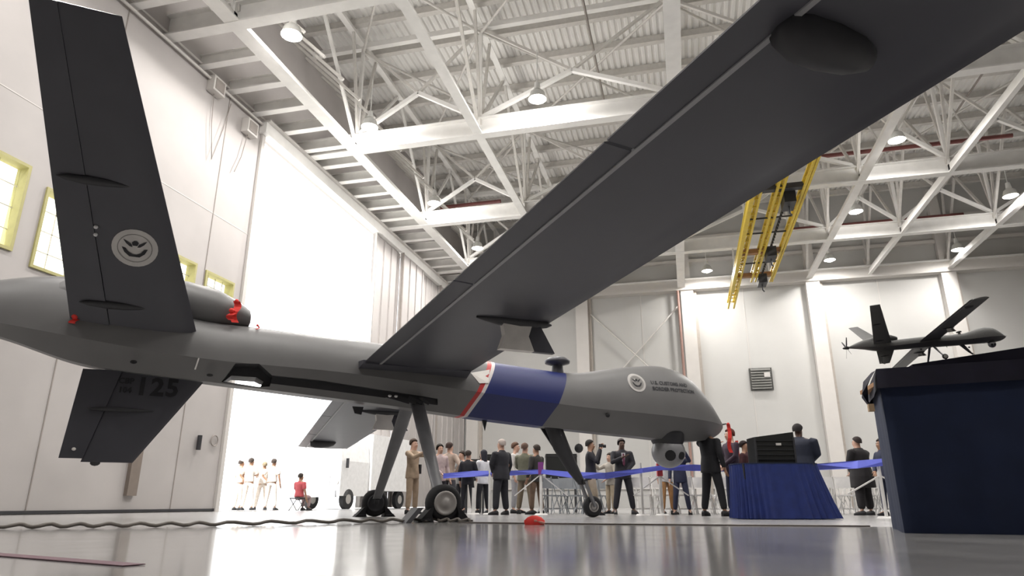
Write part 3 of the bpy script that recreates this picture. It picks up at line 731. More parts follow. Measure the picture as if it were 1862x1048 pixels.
# remove-before-flight streamers and plugs (things hung on the aircraft)
def streamer(pt, L_, w_, label, cat='streamer', head=.05):
    t = empty('red_streamer', loc2w(*pt), HDG, label, cat)
    rr = []
    for k in range(9):
        q = k / 8; rr.append([(-w_ / 2 + .03 * math.sin(q * 7), .02 * math.sin(q * 9), -q * L_), (w_ / 2 + .03 * math.sin(q * 7), .02 * math.sin(q * 9) - .01, -q * L_)])
    mb = MB()
    for k in range(8):
        a, b = rr[k], rr[k + 1]
        vs = [(*p[:1], p[1] + d, p[2]) for d in (0, .006) for p in (a[0], a[1], b[1], b[0])]
        mb.add(vs, [(0, 1, 2, 3), (7, 6, 5, 4), (0, 4, 5, 1), (2, 6, 7, 3), (0, 3, 7, 4), (1, 5, 6, 2)])
    mb.build('ribbon', REDT, t)
    MB().ell((0, 0, 0), (head, head, head), 10, 6).build('plug', REDT, t)
    return t
streamer((-3.07, -.36, 3.44), .36, .11, 'red ribbon on the round intake pod above the spine', head=.035)
streamer((-3.13, -.42, 3.26), .16, .09, 'short red tag just below the round intake pod', head=.04)
streamer((-2.70, -.22, 3.10), .14, .025, 'thin red tag at the foot of the intake pod', head=.02)
streamer((-5.26, -.46, 2.93), .17, .09, 'red plug with tag on the tail beside the fin root', head=.06)
streamer((7.27, 0, 1.93), .62, .09, 'long red ribbon hanging from the nose probe', head=.03)

# small model of the same aircraft, on the draped stand
mod = build_aircraft('model_aircraft', 'small dark grey model drone standing on the navy draped stand', 'model', full=False)
mod.location = (2.66, 7.93, 1.655); mod.rotation_euler = (-.06, -.115, .0765); mod.scale = (.106,) * 3

MG = mat('model_grey_paint', (.12, .12, .115), .5)
for o_ in mod.children_recursive:
    if o_.type == 'MESH':
        for i_, m_ in enumerate(o_.data.materials):
            if m_ is GRYP: o_.data.materials[i_] = MG
# wheel chocks
def chock(x, y, flip, label):
    t = empty('wheel_chock', loc2w(x, y, 0), HDG + (PI if flip else 0), label, 'chock', 'rubber wheel chocks')
    MB().prism([(0, 0), (.24, 0), (.17, .06), (.05, .19), (.0, .2), (.03, .1)], 'y', -.13, .13).build('wedge', BLK, t)
    MB().box(.05, .2, -.15, -.13, .02, .05).box(.05, .2, .13, .15, .02, .05).build('grip_bar', DRK, t)
for sg, nm in ((1, 'near'), (-1, 'far')):
    chock(.17, -sg * 2.23, False, 'black wedge in front of the %s main wheel' % nm)
    chock(-.17, -sg * 2.23, True, 'black wedge behind the %s main wheel' % nm)
pd = empty('grey_board', loc2w(-.50, -2.32, 0), HDG + .1, 'dark grey board leaning beside the near main wheel chock', 'board')
MB().prism([(-.13, 0), (-.05, 0), (.13, .2), (.05, .2)], 'y', -.16, .1).build('panel', mat('board_grey', (.11, .11, .12), .5), pd)

# ================================================================== PEDESTAL, TABLE, BARRIER
# tall draped stand at the right
st = empty('draped_stand', (1.88, 7.16, 0), 0, 'tall navy draped display stand at the right edge, carrying the model', 'stand')
def drape(poly, ztop, zbot, fold, amp, nper, flare=0.0, corners=True):
    """walls of hanging cloth along a closed polygon"""
    pts = []
    for i in range(len(poly)):
        a = Vector(poly[i]); b = Vector(poly[(i + 1) % len(poly)]); n = max(3, int((b - a).length / fold))
        nr = Vector(((b - a).y, -(b - a).x)).normalized()
        for k in range(n): pts.append((a.lerp(b, k / n), nr, k / n))
    c = sum((p[0] for p in pts), Vector((0, 0))) / len(pts); rings = []
    H_ = 7
    for j in range(H_ + 1):
        q = j / H_; ring = []
        for i, (p, nr, t) in enumerate(pts):
            wv = math.sin(i * nper) * .6 + math.sin(i * nper * .37 + 1) * .4
            off = amp * q * wv + flare * q
            d = (p - c).normalized() if flare else nr
            ring.append((p.x + nr.x * amp * q * wv + d.x * flare * q, p.y + nr.y * amp * q * wv + d.y * flare * q, ztop + (zbot - ztop) * q))
        rings.append(ring)
    return rings
P = [(0, 0), (1.9, -.35), (2.15, 1.0), (.25, 1.35)]
mb = MB(); mb.loft(drape(P, 1.42, .0, .08, .012, 1.3), cap=False); mb.build('skirt', NAVYC, st)
P2 = [(-.02, -.03), (1.92, -.38), (2.2, 1.03), (.22, 1.38)]
mb = MB(); mb.add([(p[0], p[1], 1.50) for p in P2], [(0, 1, 2, 3)]); mb.loft(drape(P2, 1.50, 1.31, .1, .012, .9, .015), cap=False); mb.build('top_cloth', NAVYD, st)
mb = MB(); mb.loft([[(-.02, .0, 1.49), (-.03, .12, 1.49), (.0, .2, 1.49)], [(-.10, -.02, 1.38), (-.12, .1, 1.4), (-.05, .25, 1.38)], [(-.17, .0, 1.27), (-.16, .08, 1.24), (-.07, .22, 1.22)], [(-.11, .03, 1.14), (-.09, .08, 1.12), (-.05, .15, 1.16)]], cap=False, closed=False)
mb.build('hanging_corner', NAVYD, st)
MB().box(-.13, -.08, .0, .05, 1.10, 1.17).build('corner_clip', mat('tan_wood', (.5, .36, .22)), st)
MB().box(.05, 1.9, .05, 1.0, 1.40, 1.44).build('table_board', BRN, st)
MB().prism([(.45, 1.44), (1.6, 1.44), (1.6, 1.755), (.45, 1.615)], 'y', .45, 1.2).build('riser', NAVYD, st)

# round-skirted table with case
tx, ty = ground(1412, 12.2)
tb = empty('skirted_table', (tx, ty, 0), math.radians(14), 'low table under royal blue pleated skirt in front of the crowd', 'table')
n = 180; rings = []
for q, sc_ in ((0, 1.0), (.12, 1.03), (.4, 1.12), (.7, 1.22), (1, 1.34)):
    ring = []
    for k in range(n):
        a = 2 * PI * k / n; sx = math.copysign(abs(math.cos(a)) ** .6, math.cos(a)) * .72; sy = math.copysign(abs(math.sin(a)) ** .6, math.sin(a)) * .36
        f = 1 + (.012 + .04 * q) * math.sin(k * 1.4) + .025 * q * math.sin(k * .5)
        ring.append((sx * sc_ * f, sy * sc_ * f, .90 * (1 - q) + .012))
    rings.append(ring)
for rg in rings:
    for i, p in enumerate(rg):
        q = 1 - p[2] / .912
        if p[0] < 0: rg[i] = (p[0] / (1 + .30 * q), p[1], p[2])
MB().loft(rings, cap=False).build('skirt', BLUEC, tb)
MB().loft([[(p[0] * 1.005, p[1] * 1.005, .915) for p in rings[0]], [(p[0] * 1.01, p[1] * 1.01, .895) for p in rings[0]]]).build('table_top', NAVYC, tb)
for sx in (-.6, .6):
    for sy in (-.28, .28): MB().tube([(sx, sy, 0), (sx, sy, .9)], .02, 6).build('leg', DRK, tb)
cs = empty('black_case', (tx + .0, ty - .02, .915), math.radians(14), 'black hard case with raised lid and pale tag on the blue table', 'case')
MB().prism([(-.34, 0), (.36, 0), (.36, .53), (-.34, .44)], 'y', -.18, .18).build('case_body', mat('case_black', (.012, .013, .012), .5), cs)
for k in range(5): MB().box(-.32, .34, -.195, -.18, .06 + k * .08, .075 + k * .08).build('rib', BLK, cs)
MB().box(.03, .12, -.20, -.19, .30, .34).build('tag', PALE, cs)
for x in (-.34, .33): MB().box(x, x + .03, -.2, .2, 0, .44).build('corner_edge', DRK, cs)

# barrier: posts and blue tape
tape_px = [(806, 866, 17.3), (860, 862, 17.3), (925, 861, 17.2), (985, 858, 16.4), (1040, 864, 15.9), (1100, 866, 15.6), (1168, 856, 15.6), (1203, 851, 15.8), (1260, 851, 16.0), (1330, 853, 15.9), (1400, 851, 14.6), (1480, 850, 13.8), (1560, 845, 12.8), (1640, 838, 12.5)]
def pxw(u, v, D):
    r = ray(u, v); k = D / r[3]; return Vector((r[0] * k, r[1] * k, CH + r[2] * k))
tp = [pxw(*p) for p in tape_px]
rings = []
for i, p in enumerate(tp):
    d = (tp[min(i + 1, len(tp) - 1)] - tp[max(i - 1, 0)]).normalized(); nr = Vector((-d.y, d.x, 0)) * .006; wob = Vector((-d.y, d.x, 0)) * .03 * math.sin(i * 2.2)
    h = .06 + .012 * math.sin(i * 1.7)
    rings.append([p + nr + wob + Vector((0, 0, h)), p + nr - wob - Vector((0, 0, h)), p - nr - wob - Vector((0, 0, h)), p - nr + wob + Vector((0, 0, h))])
tag(MB().loft(rings, sm=False).build('barrier_tape', BLUET), 'long sagging blue tape strung along the white posts', 'tape')
POSTW = mat('post_white', (.75, .74, .72), .4)
posts = [(861, 17.3, .62, 'short thick white post right behind the near main wheel', .045, False), (890, 17.2, 1.03, 'thin white post beside the man in the dark suit with grey hair', .03, False),
         (984, 16.4, 1.18, 'white barrier post with purple head, behind the red floor item', .035, True), (1168, 15.6, 1.12, 'thin white post right of the suited man', .03, False), (1203, 15.8, 1.12, 'white and red barrier post under the sensor ball', .04, True), (1608, 12.65, 1.02, 'white post at the left edge of the navy stand', .03, True)]
for (u, D, h, lab, r_, cap) in posts:
    x, y = ground(u, D + .05); t = empty('barrier_post', (x, y, 0), math.radians(14), lab, 'post', 'white barrier posts')
    MB().tube([(0, 0, .02), (0, 0, h)], r_, 10).build('pole', POSTW, t)
    MB().tube([(0, 0, 0), (0, 0, .03)], [.16, .13], 16).build('base', POSTW, t)
    if cap:
        if u < 1250: MB().box(-.06, .06, -.05, .05, h - .28, h).build('tape_head', mat('purple_head', (.20, .04, .22)) if u < 1100 else mat('red_head', (.45, .05, .06)), t)
        MB().bar((-.03, 0, h - .3), (-.62, .0, .42), .025).build('brace', POSTW, t)
        MB().bar((.03, 0, h - .3), (.62, .0, .42), .025).build('brace', POSTW, t)
# red item lying on the floor
x, y = ground(972, 8.9); t = empty('red_floor_item', (x, y, 0), .3, 'small red rumpled item lying on the floor under the aircraft', 'fabric')
MB().loft([[(rx * math.cos(2 * PI * k / 14) * (1 + .15 * math.sin(k * 3)), ry * math.sin(2 * PI * k / 14), z) for k in range(14)] for z, rx, ry in ((0, .11, .07), (.05, .12, .07), (.09, .08, .05), (.11, .03, .02))]).build('cloth', REDT, t)
MB().tube([(-.1, 0, .03), (.0, -.06, .05), (.12, -.03, .02)], .018, 6).build('cord', mat('pinkish', (.6, .25, .2)), t)

# black cord lying wavy across the floor at the left, dark cover strip at the right
cp = [(-8.8, 4.6), (-6.97, 5.93), (-6.11, 6.48), (-5.3, 7.23), (-4.36, 8.85), (-3.47, 9.5), (-2.9, 9.5)]
pts = []
for i in range(len(cp) - 1):
    for k in range(20):
        q = k / 20; a, b = Vector(cp[i]), Vector(cp[i + 1]); p = a.lerp(b, q); d = (b - a).normalized(); s_ = (i * 20 + k) * 1.15
        p += Vector((-d.y, d.x)) * .05 * math.sin(s_); pts.append((p.x, p.y, .034 + .014 * math.sin(s_)))
tag(MB().tube(pts, .020, 8).build('floor_cord', mat('cord_dark', (.13, .115, .10), .6)), 'thin dark cord lying in waves across the floor at the left', 'cord')
mb = MB()
for (a, b) in zip([(-3.08, 9.35), (-1.76, 9.07), (.42, 8.95)], [(-1.76, 9.07), (.42, 8.95), (2.0, 8.98)]): mb.bar((*a, .008), (*b, .008), .10, .014)
o = mb.build('trim_1', mat('floor_joint_dark', (.13, .11, .10), .6)); o['kind'] = 'structure'
o = MB().bar((-4.6, 3.35, .004), (-2.35, 2.66, .004), .10, .004).build('trim_2', mat('floor_line_maroon', (.13, .06, .08), .5)); o['kind'] = 'structure'

# black cases behind the tape
for (u0, u1, D, z0, z1, lab) in ((846, 880, 19.5, .85, 1.42, 'dark box on a stand behind the left end of the tape'), (993, 1050, 20.6, .85, 1.64, 'wide black box on a stand right of the purple-headed post'), (872, 900, 20.5, 1.0, 1.62, 'dark box standing behind the person in white')):
    xa, ya = ground(u0, D); xb, yb = ground(u1, D); wd = math.hypot(xb - xa, yb - ya)
    t = empty('equipment_case', ((xa + xb) / 2, (ya + yb) / 2, 0), math.radians(14), lab, 'case')
    MB().box(-wd / 2, wd / 2, -.25, .25, z0, z1).build('case_body', mat('case_black', (.012, .013, .012)), t)
    MB().box(-wd / 2 - .01, wd / 2 + .01, -.26, .26, z1 - .08, z1 - .05).build('lid_seam', DRK, t)
    for sx in (-1, 1):
        for sy in (-.2, .2): MB().tube([(sx * wd * .45, sy, 0), (sx * wd * .45, sy, z0)], .02, 6).build('leg', DRK, t)

# folding chairs behind the tape
def make_chair(m_, name='folding_chair'):
    r = empty(name)
    MB().box(-.21, .21, -.2, .2, .43, .455).build('seat', m_, r)
    MB().box(-.21, .21, .235, .255, .62, .86).build('backrest', m_, r)
    for s_ in (-1, 1):
        MB().tube([(s_ * .22, .25, .88), (s_ * .22, -.22, 0)], .013, 6).build('front_leg', m_, r)
        MB().tube([(s_ * .20, -.15, .45), (s_ * .20, .26, 0)], .013, 6).build('rear_leg', m_, r)
    MB().bar((-.22, -.15, .12), (.22, -.15, .12), .02).build('stretcher', m_, r)
    return r
cw = make_chair(mat('chair_white', (.74, .73, .72), .4)); cg = make_chair(mat('chair_grey', (.30, .32, .34), .45))
def chair_block(proto, u0, nx_, ny_, D0, dx, dy, group, lab, used, rz0=0):
    x0, y0 = ground(u0, D0)
    for j in range(ny_):
        for i in range(nx_):
            o = proto if not used else copy_tree(proto); used = True
            o.location = (x0 + i * dx + .07 * random.uniform(-1, 1), y0 + j * dy + i * dx * .15, 0); o.rotation_euler = (0, 0, math.radians(180 + rz0) + random.uniform(-.5, .5))
            nth = ('front', 'second', 'third', 'fourth')[j]
            tag(o, lab % (nth, ('leftmost', 'second from left', 'third from left', 'fourth from left', 'fifth from left', 'sixth from left', 'seventh from left', 'eighth from left')[i]), 'chair', group)
    return True
chair_block(cg, 1000, 3, 3, 17.8, .52, .75, 'grey folding chairs behind the tape', 'grey folding chair left of the nose wheel, %s row, %s', False)
u_ = chair_block(cw, 1168, 5, 3, 17.4, .50, .8, 'white folding chairs under the nose', 'white folding chair below the aircraft nose, %s row, %s', False)
chair_block(cw, 1500, 4, 3, 17.2, .52, .85, 'white folding chairs right of the table', 'white folding chair right of the blue table, %s row, %s', True)

# ================================================================== PEOPLE
def skin_mesh(name, verts, edges, radii, root=0, sub=1, mats=(), smooth=0):
    me = bpy.data.meshes.new(name); me.from_pydata(verts, edges, []); o = bpy.data.objects.new('tmp_skin', me); COL.objects.link(o)
    md = o.modifiers.new('s', 'SKIN'); md.use_smooth_shade = True
    sv = me.skin_vertices[0].data if me.skin_vertices else None
    if sv is None:
        raise RuntimeError('no skin layer')
    for i, r in enumerate(radii):
        sv[i].radius = r if isinstance(r, tuple) else (r, r); sv[i].use_root = (i == root)
    ss = o.modifiers.new('u', 'SUBSURF'); ss.levels = sub; ss.render_levels = sub
    if smooth:
        sm_ = o.modifiers.new('sm', 'SMOOTH'); sm_.factor = .5; sm_.iterations = smooth
    bpy.context.view_layer.update()
    out = bpy.data.meshes.new_from_object(o.evaluated_get(bpy.context.evaluated_depsgraph_get()))
    bpy.data.objects.remove(o); bpy.data.meshes.remove(me); out.name = name
    for p in out.polygons: p.use_smooth = True
    out.materials.clear()
    for m_ in mats: out.materials.append(m_)
    return out
def fused(mb, m_, vox=.016, it=5):
    o = link('tmp_f', mb.mesh('garment', m_)); md = o.modifiers.new('r', 'REMESH'); md.mode = 'VOXEL'; md.voxel_size = vox; md.use_smooth_shade = True
    sm_ = o.modifiers.new('s', 'SMOOTH'); sm_.factor = .5; sm_.iterations = it
    bpy.context.view_layer.update()
    out = bpy.data.meshes.new_from_object(o.evaluated_get(bpy.context.evaluated_depsgraph_get())); bpy.data.objects.remove(o)
    for p in out.polygons: p.use_smooth = True
    out.materials.clear(); out.materials.append(m_); return out
SKIN_TONES = {'fair': (.50, .30, .22), 'tan': (.34, .19, .12), 'dark': (.10, .055, .04)}
ARMS = {'down': ((.25, .03, 1.15), (.27, -.06, .90)), 'camera': ((.27, -.15, 1.22), (.07, -.24, 1.52)), 'folded': ((.25, -.10, 1.17), (-.03, -.25, 1.17)),
        'hips': ((.37, .06, 1.17), (.20, -.04, 1.0)), 'reach': ((.24, -.24, 1.28), (.19, -.48, 1.38)), 'raise': ((.28, -.18, 1.36), (.14, -.30, 1.66)),
        'front': ((.24, -.06, 1.16), (.05, -.22, .98)), 'chest': ((.25, -.1, 1.18), (.06, -.24, 1.28)), 'back': ((.26, .1, 1.16), (.05, .17, 1.02)), 'pocket': ((.29, .06, 1.15), (.19, -.05, .95))}
def person(x, y, rz, label, H=1.75, arms=('down', 'down'), top=(.02, .02, .03), legs=(.02, .02, .03), hair=(.03, .02, .015), tone='tan', stance=.1, step=0.0, bald=False, longcoat=False, lean=0.0, tie=None, belt=None, cap=None, seated=False, hairlong=False, bulk=1.0, headturn=0.0, shortsleeve=False, scarf=None, item=None):
    t = empty('person', (x, y, 0), rz, label, 'person'); k = H / 1.75
    S = lambda p: (p[0] * k, p[1] * k, p[2] * k)
    def LN(p):  # lean forward above the hips
        if p[2] < 1.0 or not lean: return p
        dz = p[2] - 1.0; return (p[0], p[1] - dz * math.sin(lean), 1.0 + dz * math.cos(lean))
    dzs = -.47 if seated else 0
    def U(p): p = LN(p); return S((p[0], p[1], p[2] + dzs))
    hipz = .92 + dzs
    legs_j = {}
    for s_ in (-1, 1):
        if seated: legs_j[s_] = [(s_ * .10, 0, hipz), (s_ * .13, -.42, .47), (s_ * .13, -.38, .09), (s_ * .14, -.56, .03)]
        else:
            st_ = step * s_
            legs_j[s_] = [(s_ * .09, 0, .92), (s_ * (.09 + stance * .5), st_ * .5 - .02, .50), (s_ * (.09 + stance), st_, .085), (s_ * (.11 + stance * 1.1), st_ - .15, .03)]
    hz = headturn
    hd = lambda dx, dy, z: (dx * math.cos(hz) - dy * math.sin(hz), dx * math.sin(hz) + dy * math.cos(hz), z)
    # body
    V = [U((0, 0, .95)), U((0, .0, 1.15)), U((0, .01, 1.34)), U((0, .01, 1.47)), U(hd(0, -.012, 1.555)), U(hd(0, -.005, 1.64)), U(hd(0, .01, 1.70))]
    E = [(0, 1), (1, 2), (2, 3), (3, 4), (4, 5), (5, 6)]; R = [(.145, .10), (.125, .095), (.155, .10), (.052, .055), (.068, .085), (.078, .096), (.05, .062)]
    V.append(U(hd(0, -.115, 1.60))); E.append((4, 7)); R.append((.012, .014))
    for s_, an in ((1, arms[0]), (-1, arms[1])):
        el, wr = ARMS[an]; i = len(V)
        e = (el[0] * s_, el[1], el[2]); w_ = (wr[0] * s_, wr[1], wr[2])
        d = Vector(w_) - Vector(e); d.normalize(); h = Vector(w_) + d * .08
        V += [U((.17 * s_, .01, 1.405)), U(e), U(w_), U(tuple(h))]; E += [(2, i), (i, i + 1), (i + 1, i + 2), (i + 2, i + 3)]; R += [.058, .042, .028, (.036, .02)]
        sd = d.cross(Vector((0, 0, 1))) if abs(d.z) < .9 else Vector((0, 1, 0)); sd.normalize()
        for f_, (o_, l_) in enumerate(((-.03, .075), (-.01, .09), (.01, .085), (.03, .065))):
            j = len(V); b = h + sd * o_ + d * .02; m1 = h + sd * o_ * 1.2 + d * (.02 + l_ * .55) ; m2 = m1 + d * l_ * .4 + Vector((0, -.02, -.005))
            V += [U(tuple(m1)), U(tuple(m2))]; E += [(i + 3, j), (j, j + 1)]; R += [.009, .007]
        j = len(V); th = Vector(w_) + d * .03 + sd * .05; V += [U(tuple(th)), U(tuple(th + d * .035 + sd * .01))]; E += [(i + 2, j), (j, j + 1)]; R += [.011, .009]
    for s_ in (-1, 1):
        i = len(V); V += [S(p) for p in legs_j[s_]]; E += [(0, i), (i, i + 1), (i + 1, i + 2), (i + 2, i + 3)]; R += [.085, .055, .036, .03]
    R = [tuple(a * k for a in (r if isinstance(r, tuple) else (r, r))) for r in R]
    body = link('body', skin_mesh('body', V, E, R, 0, 1, [mat('skin_' + tone, SKIN_TONES[tone], .5)]), t)
    mb = MB()
    for s_ in (-1, 1): mb.ell(U(hd(s_ * .032, -.088, 1.635)), (.011, .008, .008), 6, 4)
    mb.build('eyes', INK, body)
    cm = lambda nm, c: mat('%s_%d_%d_%d' % (nm, c[0] * 999, c[1] * 999, c[2] * 999), c, .8, var=.12, scale=12)
    # trousers
    V = [U((0, 0, 1.02)), U((0, 0, .95))]; E = [(0, 1)]; R = [(.15, .112), (.16, .125)]
    for s_ in (-1, 1):
        j = legs_j[s_]; i = len(V); an_ = Vector(j[2]); kn = Vector(j[1]); an_ = an_ + (kn - an_) * .04
        V += [S(j[0]), S(j[1]), S(tuple(an_))]; E += [(1, i), (i, i + 1), (i + 1, i + 2)]; R += [.108, .078, .064]
    R = [tuple(a * k * bulk for a in (r if isinstance(r, tuple) else (r, r))) for r in R]
    link('trousers', skin_mesh('trousers', V, E, [tuple(a * 1.04 for a in r) for r in R], 1, 2, [cm('cloth', legs)], smooth=8), t)
    # jacket or shirt
    hem = .60 if longcoat else (.80 if not belt else .95); jk = 1.12
    mb = MB(); hz_ = hem if not seated else .93
    def ering(z, rx, ry, yo=0.0): return [U((rx * bulk * math.cos(2 * PI * q / 20), yo + ry * bulk * math.sin(2 * PI * q / 20), z)) for q in range(20)]
    fl = .215 if longcoat else (.182 if belt else .19)
    prof_ = [(hz_, fl, fl * .76), ((hz_ + 1.1) / 2, fl * .95, fl * .74), (1.12, .160, .122), (1.24, .172, .126), (1.33, .186, .126), (1.39, .190, .112), (1.43, .150, .095), (1.46, .085, .075), (1.49, .068, .068)]
    mb.loft([ering(z, rx, ry, .008) for z, rx, ry in prof_])
    for s_, an in ((1, arms[0]), (-1, arms[1])):
        el, wr = ARMS[an]; sh = Vector((.185 * s_ * bulk, .01, 1.385)); e = Vector((el[0] * s_ * (1 + .6 * (bulk - 1)), el[1], el[2])); w_ = Vector((wr[0] * s_, wr[1], wr[2]))
        pts_ = [sh + Vector((-.05 * s_, 0, .0)), sh, sh.lerp(e, .5), e] + ([] if shortsleeve else [e.lerp(w_, .5), w_])
        rad_ = [.07, .074, .064, .056] + ([] if shortsleeve else [.050, .043])
        if shortsleeve: pts_ = pts_[:3] + [sh.lerp(e, .8)]; rad_ = [.07, .074, .068, .064]
        for q, r_ in list(zip(pts_, rad_))[1:-1]: mb.ell(U(tuple(q)), (r_ * k * .98,) * 3, 10, 6)
        mb.tube([U(tuple(q)) for q in pts_], [r_ * k * (1 + .5 * (bulk - 1)) for r_ in rad_], 12)
    link('coat' if longcoat else ('shirt' if belt or shortsleeve else 'jacket'), fused(mb, cm('cloth', top)), t)
    # shoes
    for s_ in (-1, 1):
        a = Vector(legs_j[s_][2]); b = Vector(legs_j[s_][3]); mb = MB(); dx = (b - a); dx.z = 0; dx.normalize()
        rr = []
        for q, w_, h_ in ((-.07, .03, .07), (-.03, .042, .10), (.06, .042, .085), (.14, .045, .055), (.19, .03, .035)):
            c = Vector((a.x, a.y, 0)) + dx * q; sd = Vector((-dx.y, dx.x, 0))
            rr.append([S(tuple(c + sd * w_)), S(tuple(c + sd * w_ * .9 + Vector((0, 0, h_)))), S(tuple(c - sd * w_ * .9 + Vector((0, 0, h_)))), S(tuple(c - sd * w_))])
        mb.loft(rr).build('shoe', BLK, t)
    # hair
    if not bald:
        c = Vector(hd(0, .018, 1.662)); rr = []
        for i in range(8):
            n_ = 16; ring = []
            for q in range(n_):
                b = 2 * PI * q / n_; back = .5 + .5 * math.sin(b)
                drop = 1.0 if i < 4 else 1 - (1 - min(1, back * 1.35)) * .17 * (i - 3)
                rx, ry = .097, .110; aa = math.radians(90 - i * 19 * drop)
                ca = math.cos(aa) if aa > 0 else .78 + .22 * math.cos(aa)
                p = Vector((rx * ca * math.cos(b), ry * ca * math.sin(b), .098 * math.sin(aa)))
                if hairlong and i > 4 and back > .4: p.z -= .06 * (i - 4)
                p = Vector(hd(p.x, p.y, p.z)) + c; ring.append(U(tuple(p)))
            rr.append(ring)
        MB().loft(rr, cap=False).build('hair', cm('hair', hair), t)
    if cap:
        c = Vector(hd(0, 0, 1.70)); mb = MB()
        mb.loft([[U((c.x + r_ * math.cos(2 * PI * q / 16), c.y + r_ * 1.1 * math.sin(2 * PI * q / 16), z)) for q in range(16)] for z, r_ in ((1.68, .094), (1.72, .092), (1.76, .06), (1.775, .01))])
        b0 = hd(0, -.14, 1.69); mb.ell(U(b0), (.06, .07, .008), 10, 4); mb.build('cap', cm('cap', cap), t)
    if tie is not None:
        mb = MB(); mb.prism([(-.05, 1.44), (.05, 1.44), (.02, 1.16), (-.02, 1.16)], 'y', -.142, -.128); o = mb.build('shirt_front', cm('cloth', (.6, .6, .62)), t)
        MB().prism([(-.018, 1.42), (.018, 1.42), (.03, 1.18), (0, 1.12), (-.03, 1.18)], 'y', -.152, -.142).build('tie', cm('tie', tie), t)
    if belt is not None:
        z = 1.0 + dzs; MB().loft([[S((.165 * math.cos(2 * PI * q / 16) * bulk, .135 * math.sin(2 * PI * q / 16) * bulk, zz)) for q in range(16)] for zz in (z - .03, z + .03)], cap=False).build('belt', cm('belt', belt), t)
    if scarf: 
        MB().loft([[U((-.04 + .01 * math.sin(q), .165 - .0 * q, 1.50 - q * .11)), U((.05 + .01 * math.sin(q), .165, 1.50 - q * .11)), U((.05, .15, 1.50 - q * .11)), U((-.04, .15, 1.50 - q * .11))] for q in range(6)], sm=False).build('scarf', cm('cloth', scarf), t)
    if item == 'camera':
        o = MB().box(-.07 * k, .07 * k, -.30 * k, -.21 * k, 1.55 * k, 1.64 * k).build('held_camera', DRK, None)
        MB().tube([(0, -.30 * k, 1.59 * k), (0, -.38 * k, 1.59 * k)], .035, 10).build('camera_lens', BLK, o)
        o.location = t.location; o.rotation_euler = t.rotation_euler
        tag(o, 'black camera held up to the face of the photographer', 'camera')
    if item == 'satchel':
        MB().box(.16, .22, -.1, .12, .92 * k, 1.14 * k).build('hip_pouch', BLK, t)
    return t
def place(u, D, **kw):
    x, y = ground(u, D); rz = kw.pop('rz'); lab = kw.pop('label'); return person(x, y, math.radians(14) + rz, lab, **kw)
DK = (.016, .016, .022)
KHAKI = (.40, .33, .24); PALEU = (.55, .50, .45); OLV = (.13, .13, .09); NVY = (.02, .025, .055)
# outside the doorway, in pale uniforms
place(431, 26.6, rz=2.4, label='leftmost person outside, pale uniform with dark belt and cap', H=1.84, top=PALEU, legs=PALEU, belt=(.12, .12, .1), cap=(.5, .48, .44), arms=('down', 'hips'), shortsleeve=True)
place(449, 26.2, rz=2.9, label='second person from left outside, pale uniform, darker hair', H=1.88, top=PALEU, legs=PALEU, belt=(.05, .05, .04), arms=('hips', 'folded'), shortsleeve=True)
place(474, 26.9, rz=-2.7, label='third person from left outside, pale uniform, holding out a hand', H=1.78, top=PALEU, legs=PALEU, belt=(.12, .1, .1), arms=('chest', 'down'), shortsleeve=True, hair=(.2, .16, .1))
place(491, 26.3, rz=3.0, label='rightmost standing person outside, pale uniform with black belt', H=1.86, top=PALEU, legs=PALEU, belt=(.04, .04, .035), arms=('hips', 'down'), shortsleeve=True)
sp_ = place(543, 25.6, rz=PI - .4, label='seated person in a red shirt outside the doorway, seen from behind', H=1.78, top=(.42, .07, .08), legs=(.30, .22, .22), seated=True, arms=('front', 'down'), shortsleeve=True)
x, y = ground(541, 25.6); ch = empty('camp_chair', (x, y, 0), math.radians(14) + PI - .4, 'small dark folding stool under the person in the red shirt', 'chair')
MB().box(-.22, .22, -.2, .2, .40, .44).build('seat', DRK, ch)
for s_ in (-1, 1):
    MB().tube([(s_ * .2, -.2, .42), (s_ * .2, .2, 0)], .015, 6).build('leg', DRK, ch); MB().tube([(s_ * .18, .2, .42), (s_ * .18, -.2, 0)], .015, 6).build('leg', DRK, ch)
# around the aircraft, left to right
place(748, 17.9, rz=-.6 + PI / 2, label='man in a tan flight suit between the two main gear legs, looking up', H=1.86, top=(.36, .27, .19), legs=(.36, .27, .19), arms=('raise', 'reach'), hair=(.05, .03, .02), tone='fair', stance=.04, item='satchel')
place(797, 17.8, rz=.6, label='dark-haired person in a pinkish shirt just right of the near gear leg', H=1.72, top=(.48, .38, .38), legs=DK, arms=('down', 'front'), hair=(.02, .015, .01), tone='fair')
place(815, 18.8, rz=2.6, label='person in a tan shirt, second head right of the near gear leg', H=1.84, top=(.38, .30, .25), legs=(.05, .05, .06), arms=('down', 'hips'), hair=(.04, .02, .015), tone='fair')
place(838, 20.0, rz=-.9, label='person in grey and black behind the left part of the tape', H=1.70, top=(.22, .22, .22), legs=DK, arms=('folded', 'folded'), tone='fair')
place(850, 17.5, rz=2.8, label='person in a black top left of the person in white', H=1.53, top=DK, legs=DK, arms=('down', 'front'), tone='fair')
place(878, 18.0, rz=-2.4, label='person in a bright white shirt and black trousers behind the tape', H=1.58, top=(.75, .76, .80), legs=DK, arms=('front', 'down'), hair=(.02, .02, .03), tone='fair', hairlong=True)
place(911, 16.3, rz=-2.3, label='grey-haired man in a dark suit, back turned, in front of the tape', H=1.70, top=DK, legs=DK, arms=('front', 'down'), hair=(.42, .36, .33), tone='fair', bulk=1.25)
place(938, 19.0, rz=1.2, label='brown-haired man in a white shirt right of the grey-haired man', H=1.86, top=(.60, .58, .56), legs=(.30, .30, .32), arms=('front', 'down'), hair=(.10, .05, .03), tone='fair')
